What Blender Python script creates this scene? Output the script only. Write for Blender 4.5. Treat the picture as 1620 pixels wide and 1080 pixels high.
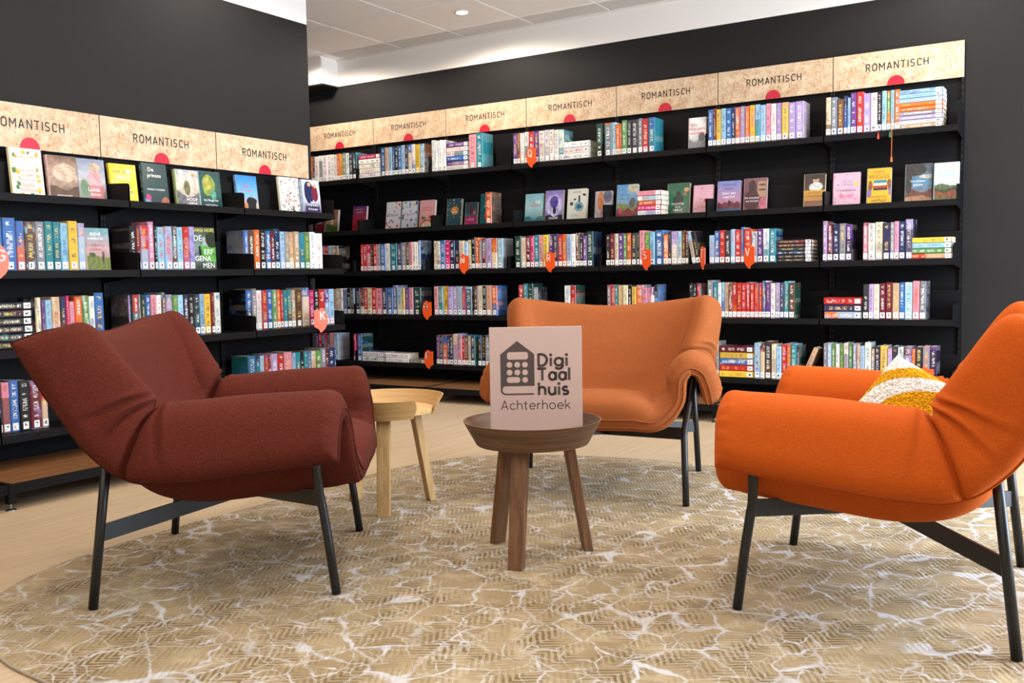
import bpy, math, random
import numpy as np
from mathutils import Matrix, Vector
from math import sin, cos, pi, sqrt, atan2, radians

for _o in list(bpy.data.objects):
    bpy.data.objects.remove(_o)
scene = bpy.context.scene
COL = scene.collection
RND = random.Random(7)

# ------------------------------------------------------------------ camera
cam_d = bpy.data.cameras.new('camera')
cam_d.sensor_width = 36.0
cam_d.lens = 33.3412
cam = bpy.data.objects.new('camera', cam_d)
COL.objects.link(cam)
_X = Vector((0.845293, 0.534004, -0.017866)); _U = Vector((-0.022560, 0.069079, 0.997356)); _F = Vector((-0.533827, 0.842655, -0.070439))
cam.matrix_world = Matrix(((_X.x, _U.x, -_F.x, 0.0), (_X.y, _U.y, -_F.y, 0.0), (_X.z, _U.z, -_F.z, 0.94), (0, 0, 0, 1)))
scene.camera = cam
CAMP = Vector((0, 0, 0.94))

# ------------------------------------------------------------------ world, light, exposure
world = bpy.data.worlds.new('world'); scene.world = world
world.use_nodes = True
world.node_tree.nodes['Background'].inputs[0].default_value = (1.0, 0.95, 0.90, 1)
world.node_tree.nodes['Background'].inputs[1].default_value = 0.7
vs = scene.view_settings
vs.view_transform = 'Standard'; vs.look = 'None'; vs.gamma = 1.0; vs.use_curve_mapping = False
vs.exposure = 0.32
LAMP_W = 46.0             # watts of one ceiling downlight
LAMP_INNER = 0.78
LAMP_COL = (1.0, 0.90, 0.79)
# daylight coming in through the window on the right
dl = bpy.data.lights.new('window_daylight', 'AREA'); dl.shape = 'RECTANGLE'
dl.size = 3.2; dl.size_y = 2.0; dl.energy = 400.0; dl.color = (0.68, 0.83, 1.0)
dlo = bpy.data.objects.new('window_daylight', dl); COL.objects.link(dlo)
dlo.location = (2.46, 3.9, 1.45); dlo.rotation_euler = (0, radians(90), 0)

# ------------------------------------------------------------------ measures of the room (metres)
D = 6.187; X0 = -5.257; ZT = 2.2565; ZB = 2.045        # back wall signs: plane, first joint, top, bottom
XL = -4.415; Y0 = 4.549; DZ = -0.4637                 # left wall signs: plane, end, lower than the back by
W = 0.75; PAINT = 2.574; CEIL = 2.795
ZS = dict(B1=1.745, B2=1.325, B3=.986, B4=.636, B5=.252, L1=1.345, L2=.996, L3=.641, L4=.262)
FRONT = dict(B1=D-.22, B2=D-.22, B3=D-.30, B4=D-.30, B5=D-.30, L1=XL+.215, L2=XL+.275, L3=XL+.275, L4=XL+.275)

# ------------------------------------------------------------------ helpers
def lin(c):
    if isinstance(c, str):
        c = [int(c[i:i+2], 16)/255 for i in (0, 2, 4)]
    return tuple((v/12.92 if v <= .04045 else ((v+.055)/1.055)**2.4) for v in c)

def tag(o, label=None, cat=None, group=None, kind=None):
    if label: o['label'] = label
    if cat: o['category'] = cat
    if group: o['group'] = group
    if kind: o['kind'] = kind
    return o

def empty(name, loc=(0, 0, 0), rot=(0, 0, 0)):
    o = bpy.data.objects.new(name, None); COL.objects.link(o)
    o.location = loc; o.rotation_euler = rot; o.empty_display_size = .05
    return o

class MB:
    """collects shapes; build() links them as one mesh object"""
    def __init__(s): s.v = []; s.f = []; s.m = []
    def add(s, vs, fs, mi=0):
        b = len(s.v); s.v += [tuple(v) for v in vs]; s.f += [tuple(i+b for i in f) for f in fs]; s.m += [mi]*len(fs); return s
    def box(s, a, b, mi=0, bev=0.0):
        x0, y0, z0 = a; x1, y1, z1 = b
        if bev <= 0:
            return s.add([(x0,y0,z0),(x1,y0,z0),(x1,y1,z0),(x0,y1,z0),(x0,y0,z1),(x1,y0,z1),(x1,y1,z1),(x0,y1,z1)],
                  [(0,3,2,1),(4,5,6,7),(0,1,5,4),(1,2,6,5),(2,3,7,6),(3,0,4,7)], mi)
        c = bev; vs = []
        for sx, ex in ((x0,1),(x1,-1)):
            for sy, ey in ((y0,1),(y1,-1)):
                for sz, ez in ((z0,1),(z1,-1)):
                    vs += [(sx, sy+ey*c, sz+ez*c), (sx+ex*c, sy, sz+ez*c), (sx+ex*c, sy+ey*c, sz)]
        I = lambda i, j, k, a: ((i*2+j)*2+k)*3+a
        fs = []
        for i in (0,1): fs.append((I(i,0,0,0), I(i,1,0,0), I(i,1,1,0), I(i,0,1,0)))
        for j in (0,1): fs.append((I(0,j,0,1), I(1,j,0,1), I(1,j,1,1), I(0,j,1,1)))
        for k in (0,1): fs.append((I(0,0,k,2), I(1,0,k,2), I(1,1,k,2), I(0,1,k,2)))
        for j in (0,1):
            for k in (0,1): fs.append((I(0,j,k,1), I(1,j,k,1), I(1,j,k,2), I(0,j,k,2)))
        for i in (0,1):
            for k in (0,1): fs.append((I(i,0,k,0), I(i,1,k,0), I(i,1,k,2), I(i,0,k,2)))
        for i in (0,1):
            for j in (0,1): fs.append((I(i,j,0,0), I(i,j,1,0), I(i,j,1,1), I(i,j,0,1)))
        for i in (0,1):
            for j in (0,1):
                for k in (0,1): fs.append((I(i,j,k,0), I(i,j,k,1), I(i,j,k,2)))
        return s.add(vs, fs, mi)
    def tube(s, pts, r, n=12, mi=0, closed=False):
        P = [Vector(p) for p in pts]; N = len(P); rings = []
        up = Vector((0, 0, 1)); prev = None
        for i in range(N):
            if closed: t = P[(i+1) % N]-P[i-1]
            else: t = P[min(i+1, N-1)]-P[max(i-1, 0)]
            t.normalize()
            if prev is None:
                a = t.cross(up)
                if a.length < .05: a = t.cross(Vector((1, 0, 0)))
            else:
                a = prev - t*prev.dot(t)
            a.normalize(); prev = a; b = t.cross(a)
            rr = r[i] if isinstance(r, (list, tuple)) else r
            rings.append([P[i]+a*(rr*cos(2*pi*k/n))+b*(rr*sin(2*pi*k/n)) for k in range(n)])
        vs = [v for q in rings for v in q]; fs = []
        for i in range(N if closed else N-1):
            j = (i+1) % N
            for k in range(n):
                fs.append((i*n+k, i*n+(k+1) % n, j*n+(k+1) % n, j*n+k))
        if not closed:
            fs.append(tuple(range(n-1, -1, -1))); fs.append(tuple((N-1)*n+k for k in range(n)))
        return s.add(vs, fs, mi)
    def lathe(s, prof, n=48, mi=0, c=(0, 0), a0=0.0, a1=2*pi):
        full = abs(a1-a0-2*pi) < 1e-6; m = n if full else n+1; vs = []; fs = []
        for r, z in prof:
            for k in range(m):
                a = a0+(a1-a0)*k/n; vs.append((c[0]+r*cos(a), c[1]+r*sin(a), z))
        for i in range(len(prof)-1):
            for k in range(n):
                k2 = (k+1) % m
                fs.append((i*m+k, i*m+k2, (i+1)*m+k2, (i+1)*m+k))
        return s.add(vs, fs, mi)
    def poly(s, pts, z0, z1, mi=0):
        """prism over an xy outline"""
        n = len(pts)
        vs = [(p[0], p[1], z0) for p in pts]+[(p[0], p[1], z1) for p in pts]
        fs = [tuple(range(n-1, -1, -1)), tuple(range(n, 2*n))]+[(i, (i+1) % n, n+(i+1) % n, n+i) for i in range(n)]
        return s.add(vs, fs, mi)
    def xf(s, M):
        s.v = [tuple(M @ Vector(v)) for v in s.v]; return s
    def mesh(s, name, mats):
        me = bpy.data.meshes.new(name); me.from_pydata(s.v, [], s.f)
        for m in (mats if isinstance(mats, (list, tuple)) else [mats]): me.materials.append(m)
        if any(s.m): me.polygons.foreach_set('material_index', s.m)
        me.update(); return me
    def build(s, name, mats, parent=None, smooth=False, loc=(0, 0, 0), rot=(0, 0, 0)):
        me = s.mesh(name, mats)
        if smooth: me.polygons.foreach_set('use_smooth', [True]*len(me.polygons))
        return put(name, me, parent, loc, rot)

def put(name, me, parent=None, loc=(0, 0, 0), rot=(0, 0, 0)):
    o = bpy.data.objects.new(name, me); COL.objects.link(o)
    o.location = loc; o.rotation_euler = rot; o.parent = parent
    return o

def smooth_by_angle(o, deg=35):
    me = o.data
    me.polygons.foreach_set('use_smooth', [True]*len(me.polygons))
    try: me.set_sharp_from_angle(angle=radians(deg))
    except Exception: pass
    return o

# ------------------------------------------------------------------ materials
class NT:
    def __init__(s, name):
        s.m = bpy.data.materials.new(name); s.m.use_nodes = True
        s.t = s.m.node_tree; s.b = s.t.nodes['Principled BSDF']
    def n(s, typ, **kw):
        nd = s.t.nodes.new('ShaderNode'+typ)
        for k, v in kw.items(): setattr(nd, k, v)
        return nd
    def put(s, sock, v):
        if isinstance(v, bpy.types.NodeSocket): s.t.links.new(v, sock)
        elif isinstance(v, (tuple, list)) and len(v) == 3 and sock.type == 'RGBA': sock.default_value = (*v, 1)
        else: sock.default_value = v
    def math(s, op, a, b=0.0, c=None, clamp=False):
        nd = s.n('Math', operation=op); nd.use_clamp = clamp
        s.put(nd.inputs[0], a); s.put(nd.inputs[1], b)
        if c is not None: s.put(nd.inputs[2], c)
        return nd.outputs[0]
    def mix(s, f, a, b, mode='MIX'):
        nd = s.n('Mix', data_type='RGBA', blend_type=mode)
        s.put(nd.inputs[0], f); s.put(nd.inputs[6], a); s.put(nd.inputs[7], b)
        return nd.outputs[2]
    def ramp(s, f, lo, hi):
        nd = s.n('MapRange', interpolation_type='SMOOTHSTEP'); s.put(nd.inputs[0], f)
        nd.inputs[1].default_value = lo; nd.inputs[2].default_value = hi
        return nd.outputs[0]
    def noise(s, vec, scale, detail=3.0, rough=.5, dist=0.0):
        nd = s.n('TexNoise'); s.put(nd.inputs['Vector'], vec); nd.inputs['Scale'].default_value = scale
        nd.inputs['Detail'].default_value = detail; nd.inputs['Roughness'].default_value = rough; nd.inputs['Distortion'].default_value = dist
        return nd.outputs[0]
    def obj(s): return s.n('TexCoord').outputs['Object']
    def geo(s): return s.n('NewGeometry').outputs['Position']
    def sep(s, v):
        nd = s.n('SeparateXYZ'); s.put(nd.inputs[0], v); return nd.outputs
    def comb(s, x, y, z):
        nd = s.n('CombineXYZ')
        for i, v in enumerate((x, y, z)): s.put(nd.inputs[i], v)
        return nd.outputs[0]
    def scale(s, v, k):
        nd = s.n('VectorMath', operation='MULTIPLY'); s.put(nd.inputs[0], v); nd.inputs[1].default_value = k; return nd.outputs[0]
    def bump(s, h, strength=.3, dist=.002):
        nd = s.n('Bump'); s.put(nd.inputs['Height'], h); nd.inputs['Strength'].default_value = strength; nd.inputs['Distance'].default_value = dist
        s.t.links.new(nd.outputs[0], s.b.inputs['Normal'])
    def out(s, col, rough=.6, spec=.4, metal=0.0, **kw):
        s.put(s.b.inputs['Base Color'], col); s.put(s.b.inputs['Roughness'], rough)
        s.b.inputs['Specular IOR Level'].default_value = spec; s.b.inputs['Metallic'].default_value = metal
        for k, v in kw.items(): s.put(s.b.inputs[k.replace('_', ' ')], v)
        return s.m

def plain(name, col, rough=.55, spec=.4, metal=0.0, var=.06, vs_=30.0):
    t = NT(name); c = lin(col) if isinstance(col, str) else col
    nz = t.noise(t.obj(), vs_, 3)
    a = tuple(v*(1-var) for v in c); b = tuple(min(1, v*(1+var)) for v in c)
    return t.out(t.mix(nz, a, b), rough, spec, metal)

def mat_wall():
    t = NT('wall_paint'); p = t.geo(); z = t.sep(p)[2]
    dark = t.mix(t.noise(p, 2.2, 3), lin('1f1d1c'), lin('232120')); white = t.mix(t.noise(p, 3, 3), lin('e9e2da'), lin('efe9e2'))
    f = t.ramp(z, PAINT-.0015, PAINT+.0015)
    t.bump(t.noise(p, 220, 2), .12, .001)
    return t.out(t.mix(f, dark, white), .7, .18)

def mat_floor():
    t = NT('oak_vinyl_floor'); p = t.geo(); s = t.sep(p)
    st = t.noise(t.scale(p, (60, 1.6, 1)), 1.0, 5, .65)
    st2 = t.noise(t.scale(p, (9, .5, 1)), 1.0, 3, .5)
    pl = t.n('TexBrick'); t.put(pl.inputs['Vector'], t.scale(t.comb(s[1], s[0], 0.0), (1, 1, 1)))
    pl.inputs['Scale'].default_value = 1.0; pl.inputs['Brick Width'].default_value = 1.4; pl.inputs['Row Height'].default_value = .19
    pl.inputs['Mortar Size'].default_value = .0012; pl.inputs['Mortar Smooth'].default_value = .2
    pl.inputs['Color1'].default_value = (.94, .94, .94, 1); pl.inputs['Color2'].default_value = (1, 1, 1, 1); pl.inputs['Mortar'].default_value = (.80, .78, .76, 1)
    c = t.mix(t.ramp(st, .3, .72), lin('b49b7b'), lin('c9b395'))
    c = t.mix(t.ramp(st2, .3, .7), c, t.mix(.5, c, lin('c0aa8c')))
    c = t.mix(1.0, c, pl.outputs[0], 'MULTIPLY')
    t.bump(st, .12, .001)
    return t.out(c, .42, .35)

def mat_board():
    t = NT('pressed_fibre_board'); p = t.obj()
    n1 = t.noise(t.scale(p, (1, 1, 1.15)), 15, 6, .70, .6); n2 = t.noise(p, 60, 4, .62, .9); n3 = t.noise(t.scale(p, (1.0, 1.0, .55)), 40, 4, .6, 2.2)
    c = t.mix(t.ramp(n1, .32, .70), lin('b89674'), lin('d6c0a2'))
    c = t.mix(t.math('MULTIPLY', t.ramp(n2, .54, .70), .8), c, lin('ddc9ad'))
    c = t.mix(t.math('MULTIPLY', t.ramp(n3, .58, .68), .85), c, lin('a5603e'))
    c = t.mix(t.math('MULTIPLY', t.ramp(t.noise(t.scale(p, (1.6, 1.6, .7)), 80, 3, .6, 1.6), .61, .68), .85), c, lin('6e4430'))
    return t.out(c, .6, .3)

def mat_black():
    t = NT('black_powder_coated_steel'); p = t.obj()
    t.bump(t.noise(p, 500, 2), .1, .0005)
    return t.out(t.mix(t.noise(p, 20, 2), lin('100f10'), lin('131213')), .58, .12)

def mat_wood(name, lo, hi, ax=2, sc=1.0, rough=.5, flat=False):
    t = NT(name); p = t.obj()
    k = [70*sc]*3; k[ax] = 3.0*sc
    if flat: k = [5*sc, 5*sc, 90*sc]
    g = t.noise(t.scale(p, tuple(k)), 1.0, 6, .62, .6)
    k2 = [16*sc]*3; k2[ax] = 1.2*sc
    if flat: k2 = [2*sc, 2*sc, 24*sc]
    g2 = t.noise(t.scale(p, tuple(k2)), 1.0, 3, .5, .3)
    lo, hi = (tuple(.82*q for q in lin(h)) for h in (lo, hi))
    c = t.mix(t.ramp(g, .32, .7), lo, hi); c = t.mix(t.math('MULTIPLY', t.ramp(g2, .45, .7), .35), c, lo)
    t.bump(g, .15, .0008)
    return t.out(c, rough, .35)

def mat_fabric(name, c0, c1, c2):
    """woven wool: two thread colours crossing"""
    t = NT(name); p = t.obj()
    w = t.noise(t.scale(p, (1, 1, .22)), 620, 2, .6); w2 = t.noise(t.scale(p, (.22, .22, 1)), 560, 2, .6); big = t.noise(p, 26, 4, .6)
    f = t.math('ADD', t.math('MULTIPLY', w, .5), t.math('MULTIPLY', w2, .5))
    c = t.mix(t.ramp(f, .38, .62), lin(c0), lin(c1)); c = t.mix(t.math('MULTIPLY', t.ramp(t.noise(p, 900, 1), .55, .7), .55), c, lin(c2))
    c = t.mix(t.math('MULTIPLY', big, .22), c, lin(c0))
    t.bump(f, .35, .0012)
    return t.out(c, .92, .12, **{'Sheen_Weight': .25, 'Sheen_Roughness': .4, 'Sheen_Tint': lin(c2)})

def mat_rug():
    t = NT('herringbone_rug_pile'); p = t.geo(); s = t.sep(p)
    # herringbone: rows of slanted stitches that turn at every stripe
    x = t.math('ADD', t.math('MULTIPLY', s[0], .22), t.math('MULTIPLY', s[1], .974)); y = t.math('SUBTRACT', t.math('MULTIPLY', s[0], .975), t.math('MULTIPLY', s[1], .219))
    row = t.math('PINGPONG', y, .052)
    wav = t.math('MULTIPLY', t.noise(p, 30.0, 2), .012)
    ph = t.math('MULTIPLY', t.math('ADD', t.math('ADD', x, wav), row), 2*pi/.0225)
    her = t.ramp(t.math('SINE', ph), -.6, .6)
    big = t.noise(p, 2.3, 3, .5); mid = t.noise(p, 5.5, 4, .6)
    fine = t.noise(p, 330, 2, .6)
    amt = t.math('ADD', .10, t.math('MULTIPLY', t.ramp(mid, .40, .60), .82))
    tan = t.mix(big, lin('937f60'), lin('a08d6e'))
    c = t.mix(t.math('MULTIPLY', her, amt), tan, lin('5a4a35'))
    c = t.mix(t.math('MULTIPLY', t.ramp(fine, .42, .75), .40), c, lin('b3a284'))
    c = t.mix(t.math('MULTIPLY', t.ramp(t.noise(p, 3.4, 4, .6), .50, .66), .40), c, lin('a99879'))
    c = t.mix(t.math('MULTIPLY', t.ramp(t.noise(p, 13.0, 4, .65), .50, .64), .45), c, lin('b9a98c'))
    c = t.mix(t.math('MULTIPLY', t.ramp(t.noise(p, 4.2, 3, .55), .50, .64), .35), c, lin('7a6747'))
    # pale veins, as of cracked earth
    wob = t.n('TexNoise'); t.put(wob.inputs['Vector'], p); wob.inputs['Scale'].default_value = 8.0; wob.inputs['Detail'].default_value = 4.0
    ad = t.n('VectorMath', operation='MULTIPLY_ADD'); t.put(ad.inputs[0], wob.outputs[1]); ad.inputs[1].default_value = (.11, .11, 0); t.put(ad.inputs[2], p)
    vein = None
    for sc_, th, r0, r1 in ((7.0, .075, .46, .74), (13.0, .05, .50, .76)):
        vo = t.n('TexVoronoi', feature='DISTANCE_TO_EDGE'); t.put(vo.inputs['Vector'], ad.outputs[0]); vo.inputs['Scale'].default_value = sc_
        wid = t.math('MULTIPLY', t.ramp(t.noise(p, sc_*.9, 3, .6), r0, r1), th)
        v = t.math('SUBTRACT', 1.0, t.ramp(t.math('SUBTRACT', vo.outputs[0], wid), -.02, .035))
        v = t.math('MULTIPLY', v, t.ramp(t.noise(p, sc_*.42, 3, .6), .32, .52))
        vein = v if vein is None else t.math('MAXIMUM', vein, v)
    vein = t.math('MULTIPLY', vein, t.math('ADD', .55, t.math('MULTIPLY', fine, .7)), clamp=True)
    c = t.mix(t.math('MULTIPLY', vein, .88), c, lin('c2c0c2'))
    t.bump(t.math('ADD', t.math('MULTIPLY', her, .6), fine), .5, .004)
    return t.out(c, .95, .08)

def mat_cover():
    """book covers: colours from the mesh, flat print by uv (spine 0-1, boards from 2)"""
    t = NT('printed_book_cover')
    uv = t.n('UVMap', uv_map='UVMap').outputs[0]; s = t.sep(uv); u, v = s[0], s[1]
    at = lambda n: t.n('Attribute', attribute_name=n)
    c1 = at('c1').outputs[0]; c2 = at('c2').outputs[0]; c3 = at('c3').outputs[0]; r = at('rnd').outputs[2]
    r100 = t.math('MULTIPLY', r, 173.0)
    isb = t.math('GREATER_THAN', u, 1.5); nis = t.math('SUBTRACT', 1.0, isb)
    pv = t.comb(u, t.math('MULTIPLY', v, 2.2), r100)
    pic = t.ramp(t.noise(pv, 1.7, 4, .55), .50, .62)
    low = t.math('MULTIPLY', t.math('LESS_THAN', v, t.math('FRACT', t.math('MULTIPLY', r, 7.3))), t.math('LESS_THAN', t.math('FRACT', t.math('MULTIPLY', r, 31.7)), .45))
    f = t.math('MAXIMUM', t.math('MULTIPLY', pic, .55), t.math('MULTIPLY', low, .8))
    c = t.mix(isb, t.mix(f, c1, c2), t.mix(t.math('MULTIPLY', pic, .55), c2, c1))
    # title strokes on the spine
    a = t.math('ABSOLUTE', t.math('SUBTRACT', u, .5))
    on = t.math('MULTIPLY', t.math('LESS_THAN', a, .20), t.math('MULTIPLY', t.math('GREATER_THAN', v, .26), t.math('LESS_THAN', v, .93)))
    ink = t.math('GREATER_THAN', t.noise(t.comb(t.math('MULTIPLY', u, 3.2), t.math('MULTIPLY', v, 62.0), r100), 1.0, 1, .5), .52)
    wrd = t.math('GREATER_THAN', t.noise(t.comb(r100, t.math('MULTIPLY', v, 7.0), 0.0), 1.0, 1, .5), .44)
    sp = t.math('MULTIPLY', t.math('MULTIPLY', on, ink), t.math('MULTIPLY', wrd, nis))
    # blurb lines on the boards
    lines = t.math('GREATER_THAN', t.math('SINE', t.math('MULTIPLY', v, 190.0)), .1)
    bl = t.math('MULTIPLY', t.math('MULTIPLY', lines, t.math('GREATER_THAN', t.noise(t.comb(t.math('MULTIPLY', u, 40), t.math('MULTIPLY', v, 30), r100), 1.0, 1), .46)),
                t.math('MULTIPLY', isb, t.math('GREATER_THAN', t.noise(t.comb(0.0, t.math('MULTIPLY', v, 3.0), r100), 1.0, 1), .5)))
    c = t.mix(t.math('MAXIMUM', t.math('MULTIPLY', sp, .8), t.math('MULTIPLY', bl, .35)), c, c3)
    t.bump(t.noise(t.obj(), 60, 2), .06, .001)
    return t.out(c, .36, .35, Coat_Weight=.15, Coat_Roughness=.15)

def mat_print():
    t = NT('printed_cover_picture')
    c = t.n('Attribute', attribute_name='col').outputs[0]
    t.bump(t.noise(t.obj(), 70, 2), .08, .001)
    return t.out(c, .36, .35, Coat_Weight=.15, Coat_Roughness=.15)

def mat_pages():
    t = NT('cream_page_edges'); p = t.obj()
    l = t.noise(t.scale(p, (900, 1, 1)), 1.0, 1)
    return t.out(t.mix(l, lin('cdbfa6'), lin('e6dcc8')), .85, .2)

def mat_label():
    t = NT('white_spine_sticker'); uv = t.n('UVMap', uv_map='UVMap').outputs[0]; s = t.sep(uv)
    r = t.n('Attribute', attribute_name='rnd').outputs[2]
    nz = t.noise(t.comb(t.math('MULTIPLY', s[0], 1.6), t.math('MULTIPLY', s[1], 2.6), t.math('MULTIPLY', r, 311.0)), 1.3, 1)
    a = t.math('LESS_THAN', t.math('ABSOLUTE', t.math('SUBTRACT', s[0], .5)), .26); b = t.math('MULTIPLY', t.math('GREATER_THAN', s[1], .30), t.math('LESS_THAN', s[1], .82))
    k = t.math('MULTIPLY', t.math('MULTIPLY', a, b), t.math('LESS_THAN', t.math('ABSOLUTE', t.math('SUBTRACT', nz, .5)), .07))
    k2 = t.math('MULTIPLY', t.math('LESS_THAN', s[1], .10), .9)
    return t.out(t.mix(t.math('MAXIMUM', k, k2), lin('f2f0ea'), lin('1b1b1b')), .45, .4)

def mat_cushion():
    t = NT('tufted_white_and_yellow_yarn'); c = t.n('Attribute', attribute_name='col').outputs[0]
    nz = t.noise(t.obj(), 240, 2)
    t.bump(nz, .8, .004)
    return t.out(t.mix(t.math('MULTIPLY', nz, .35), c, (1, 1, 1), 'MULTIPLY'), .95, .05)

def mat_emit(name, col, s):
    t = NT(name); t.out((0, 0, 0), .5, .0)
    t.put(t.b.inputs['Emission Color'], col); t.b.inputs['Emission Strength'].default_value = s
    return t.m

def mat_glass():
    t = NT('window_glass'); return t.out((.95, .97, 1.0), .0, .5, Transmission_Weight=1.0)

M = dict(wall=mat_wall(), floor=mat_floor(), board=mat_board(), black=mat_black(), rug=mat_rug(), cover=mat_cover(), print=mat_print(),
         pages=mat_pages(), label=mat_label(), cushion=mat_cushion(),
         white=plain('white_paint', 'e6dfd6', .6), tile=plain('mineral_ceiling_tile', 'f4f0ec', .85, .15, var=.03, vs_=140), grid=plain('ceiling_grid', 'd8cfc8', .6),
         red_dot=plain('red_print', 'b81a32', .45, var=.02), ink=plain('dark_print', '2b2624', .5, var=.02),
         deck=mat_wood('oak_deck', '6e4628', '8a5e36', 1, 1.0), deck_x=mat_wood('oak_deck_lengthwise', '6e4628', '8a5e36', 0, 1.0),
         oak=mat_wood('light_oak', 'b58c56', 'cfaa76', 2, .8), oak_top=mat_wood('light_oak_top', 'c99d5e', 'deb880', 0, .8),
         smoked=mat_wood('smoked_oak', '66452e', '8a6240', 2, .8), smoked_top=mat_wood('smoked_oak_top', '664936', '86644c', 0, .8),
         oak_rim=mat_wood('light_oak_rim', 'b88f58', 'cfa870', 2, .8, flat=True), smoked_rim=mat_wood('smoked_oak_rim', '5e432f', '7e5c41', 2, .8, flat=True),
         steel=plain('bright_steel', 'a8a8aa', .3, .5, 1.0), tube=plain('black_lacquered_tube', '141416', .38, .5, var=.03),
         orange=plain('orange_plastic', 'e6531c', .4, .5, var=.03), white_ink=plain('white_print', 'f4efe8', .5, var=.02),
         card=plain('pale_card', 'b49c92', .55, .3, var=.02), card_ink=plain('card_print', '453a38', .55, var=.02),
         trim=plain('rug_binding', '9c9180', .8), red_cloth=plain('red_ribbon', 'c83a24', .7), green_cloth=plain('green_ribbon', '1d6b4a', .7),
         orange_cloth=plain('orange_ribbon', 'e0662a', .7), lens=mat_emit('lamp_lens', (1, .95, .88), 30.0),
         glass=mat_glass(), gold=plain('gold_print', 'd8b860', .4), seam=None)

# ------------------------------------------------------------------ lettering: stroke letters and the built-in font
def arc(cx, cy, rx, ry, a0, a1, n=14):
    return [(cx+rx*cos(radians(a0+(a1-a0)*i/n)), cy+ry*sin(radians(a0+(a1-a0)*i/n))) for i in range(n+1)]
CAPS = {  # (width, strokes); cap height 1
 'R': (.58, [[(0,0),(0,1)], [(0,1),(.30,1)]+arc(.30,.74,.26,.26,90,-90)+[(0,.48)], [(.30,.48),(.58,0)]]),
 'O': (.64, [arc(.32,.68,.32,.32,0,180)+arc(.32,.32,.32,.32,180,360)+[(.64,.68)]]),
 'M': (.78, [[(0,0),(0,1),(.39,.36),(.78,1),(.78,0)]]),
 'A': (.68, [[(0,0),(.34,1),(.68,0)], [(.11,.29),(.57,.29)]]),
 'N': (.62, [[(0,0),(0,1),(.62,0),(.62,1)]]),
 'T': (.62, [[(0,1),(.62,1)], [(.31,1),(.31,0)]]),
 'I': (.0, [[(0,0),(0,1)]]),
 'S': (.56, [arc(.28,.75,.27,.25,35,180,10)+arc(.28,.75,.27,.25,180,270,6)+arc(.28,.25,.28,.25,90,-150,14)]),
 'C': (.58, [arc(.32,.68,.30,.32,30,180,10)+arc(.32,.32,.30,.32,180,330,10)]),
 'H': (.60, [[(0,0),(0,1)], [(.60,0),(.60,1)], [(0,.5),(.60,.5)]]),
 'D': (.62, [[(0,0),(0,1),(.2,1)]+arc(.2,.5,.42,.5,90,-90)+[(0,0)]]),
 'K': (.56, [[(0,0),(0,1)], [(.54,1),(.02,.42)], [(.2,.62),(.56,0)]]),
 'Q': (.64, [arc(.32,.68,.32,.32,0,180)+arc(.32,.32,.32,.32,180,360)+[(.64,.68)], [(.38,.22),(.66,-.1)]]),
 'V': (.62, [[(0,1),(.31,0),(.62,1)]]),
 'P': (.56, [[(0,0),(0,1)], [(0,1),(.28,1)]+arc(.28,.72,.28,.28,90,-90)+[(0,.44)]]),
 'G': (.62, [arc(.32,.68,.31,.32,30,180,10)+arc(.32,.32,.31,.32,180,360,10)+[(.63,.46),(.36,.46)]]),
}
LOW = {
 'a': (.58, [arc(.29,.33,.29,.33,0,360,22), [(.58,0),(.58,.66)]]),
 'c': (.52, [arc(.31,.33,.31,.33,48,312,20)]),
 'e': (.58, [[(.02,.34),(.58,.34)]+arc(.30,.33,.29,.33,2,318,22)]),
 'g': (.58, [arc(.29,.33,.29,.33,0,360,22), [(.58,.66),(.58,-.02)]+arc(.29,-.02,.29,.26,0,-145,10)]),
 'h': (.50, [[(0,0),(0,1.02)], arc(.25,.40,.25,.26,180,0,12)+[(.50,0)]]),
 'i': (.0, [[(0,0),(0,.66)], [(0,.93),(0,.935)]]),
 'k': (.48, [[(0,0),(0,1.02)], [(.44,.66),(.03,.26)], [(.17,.40),(.48,0)]]),
 'l': (.0, [[(0,0),(0,1.02)]]),
 'o': (.62, [arc(.31,.33,.31,.33,0,360,24)]),
 'r': (.30, [[(0,0),(0,.66)], arc(.26,.34,.26,.30,180,75,8)]),
 's': (.42, [arc(.21,.49,.19,.165,40,270,14)+arc(.21,.165,.21,.165,90,-140,14)]),
 't': (.32, [[(.13,.9),(.13,.14)]+arc(.27,.14,.14,.14,180,270,5), [(0,.66),(.32,.66)]]),
 'u': (.50, [[(0,.66),(0,.27)]+arc(.25,.27,.25,.27,180,360,12), [(.50,.66),(.50,0)]]),
}
def stroke_text(txt, size, wt, gap, mb=None, ox=0, oy=0, z=0, fit=None):
    """flat letters in xy; wt and gap in cap heights; returns (mb, width)"""
    mb = mb or MB(); x = 0; segs = []
    for ch in txt:
        if ch == ' ': x += .4; continue
        w, st = CAPS.get(ch) or LOW[ch]
        for s in st: segs.append([(x+p[0], p[1]) for p in s])
        x += w+gap
    width = (x-gap)
    kx = (fit/width/size) if fit else 1.0
    h = wt*size/2
    for s in segs:
        P = [(ox+p[0]*size*kx, oy+p[1]*size) for p in s]
        for i in range(len(P)-1):
            a, b = P[i], P[i+1]; dx, dy = b[0]-a[0], b[1]-a[1]; l = sqrt(dx*dx+dy*dy) or 1e-6
            nx, ny = -dy/l*h, dx/l*h; ex, ey = dx/l*h*.35, dy/l*h*.35
            mb.add([(a[0]-nx-ex, a[1]-ny-ey, z), (b[0]-nx+ex, b[1]-ny+ey, z), (b[0]+nx+ex, b[1]+ny+ey, z), (a[0]+nx-ex, a[1]+ny-ey, z)], [(0, 1, 2, 3)])
        if len(P) == 2 and abs(P[0][1]-P[1][1]) < size*.01:            # dot of an i
            mb.add([(P[0][0]+h*1.25*cos(k*pi/8), P[0][1]+h*1.25*sin(k*pi/8), z) for k in range(16)], [tuple(range(16))])
    return mb, width*size*kx

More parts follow.
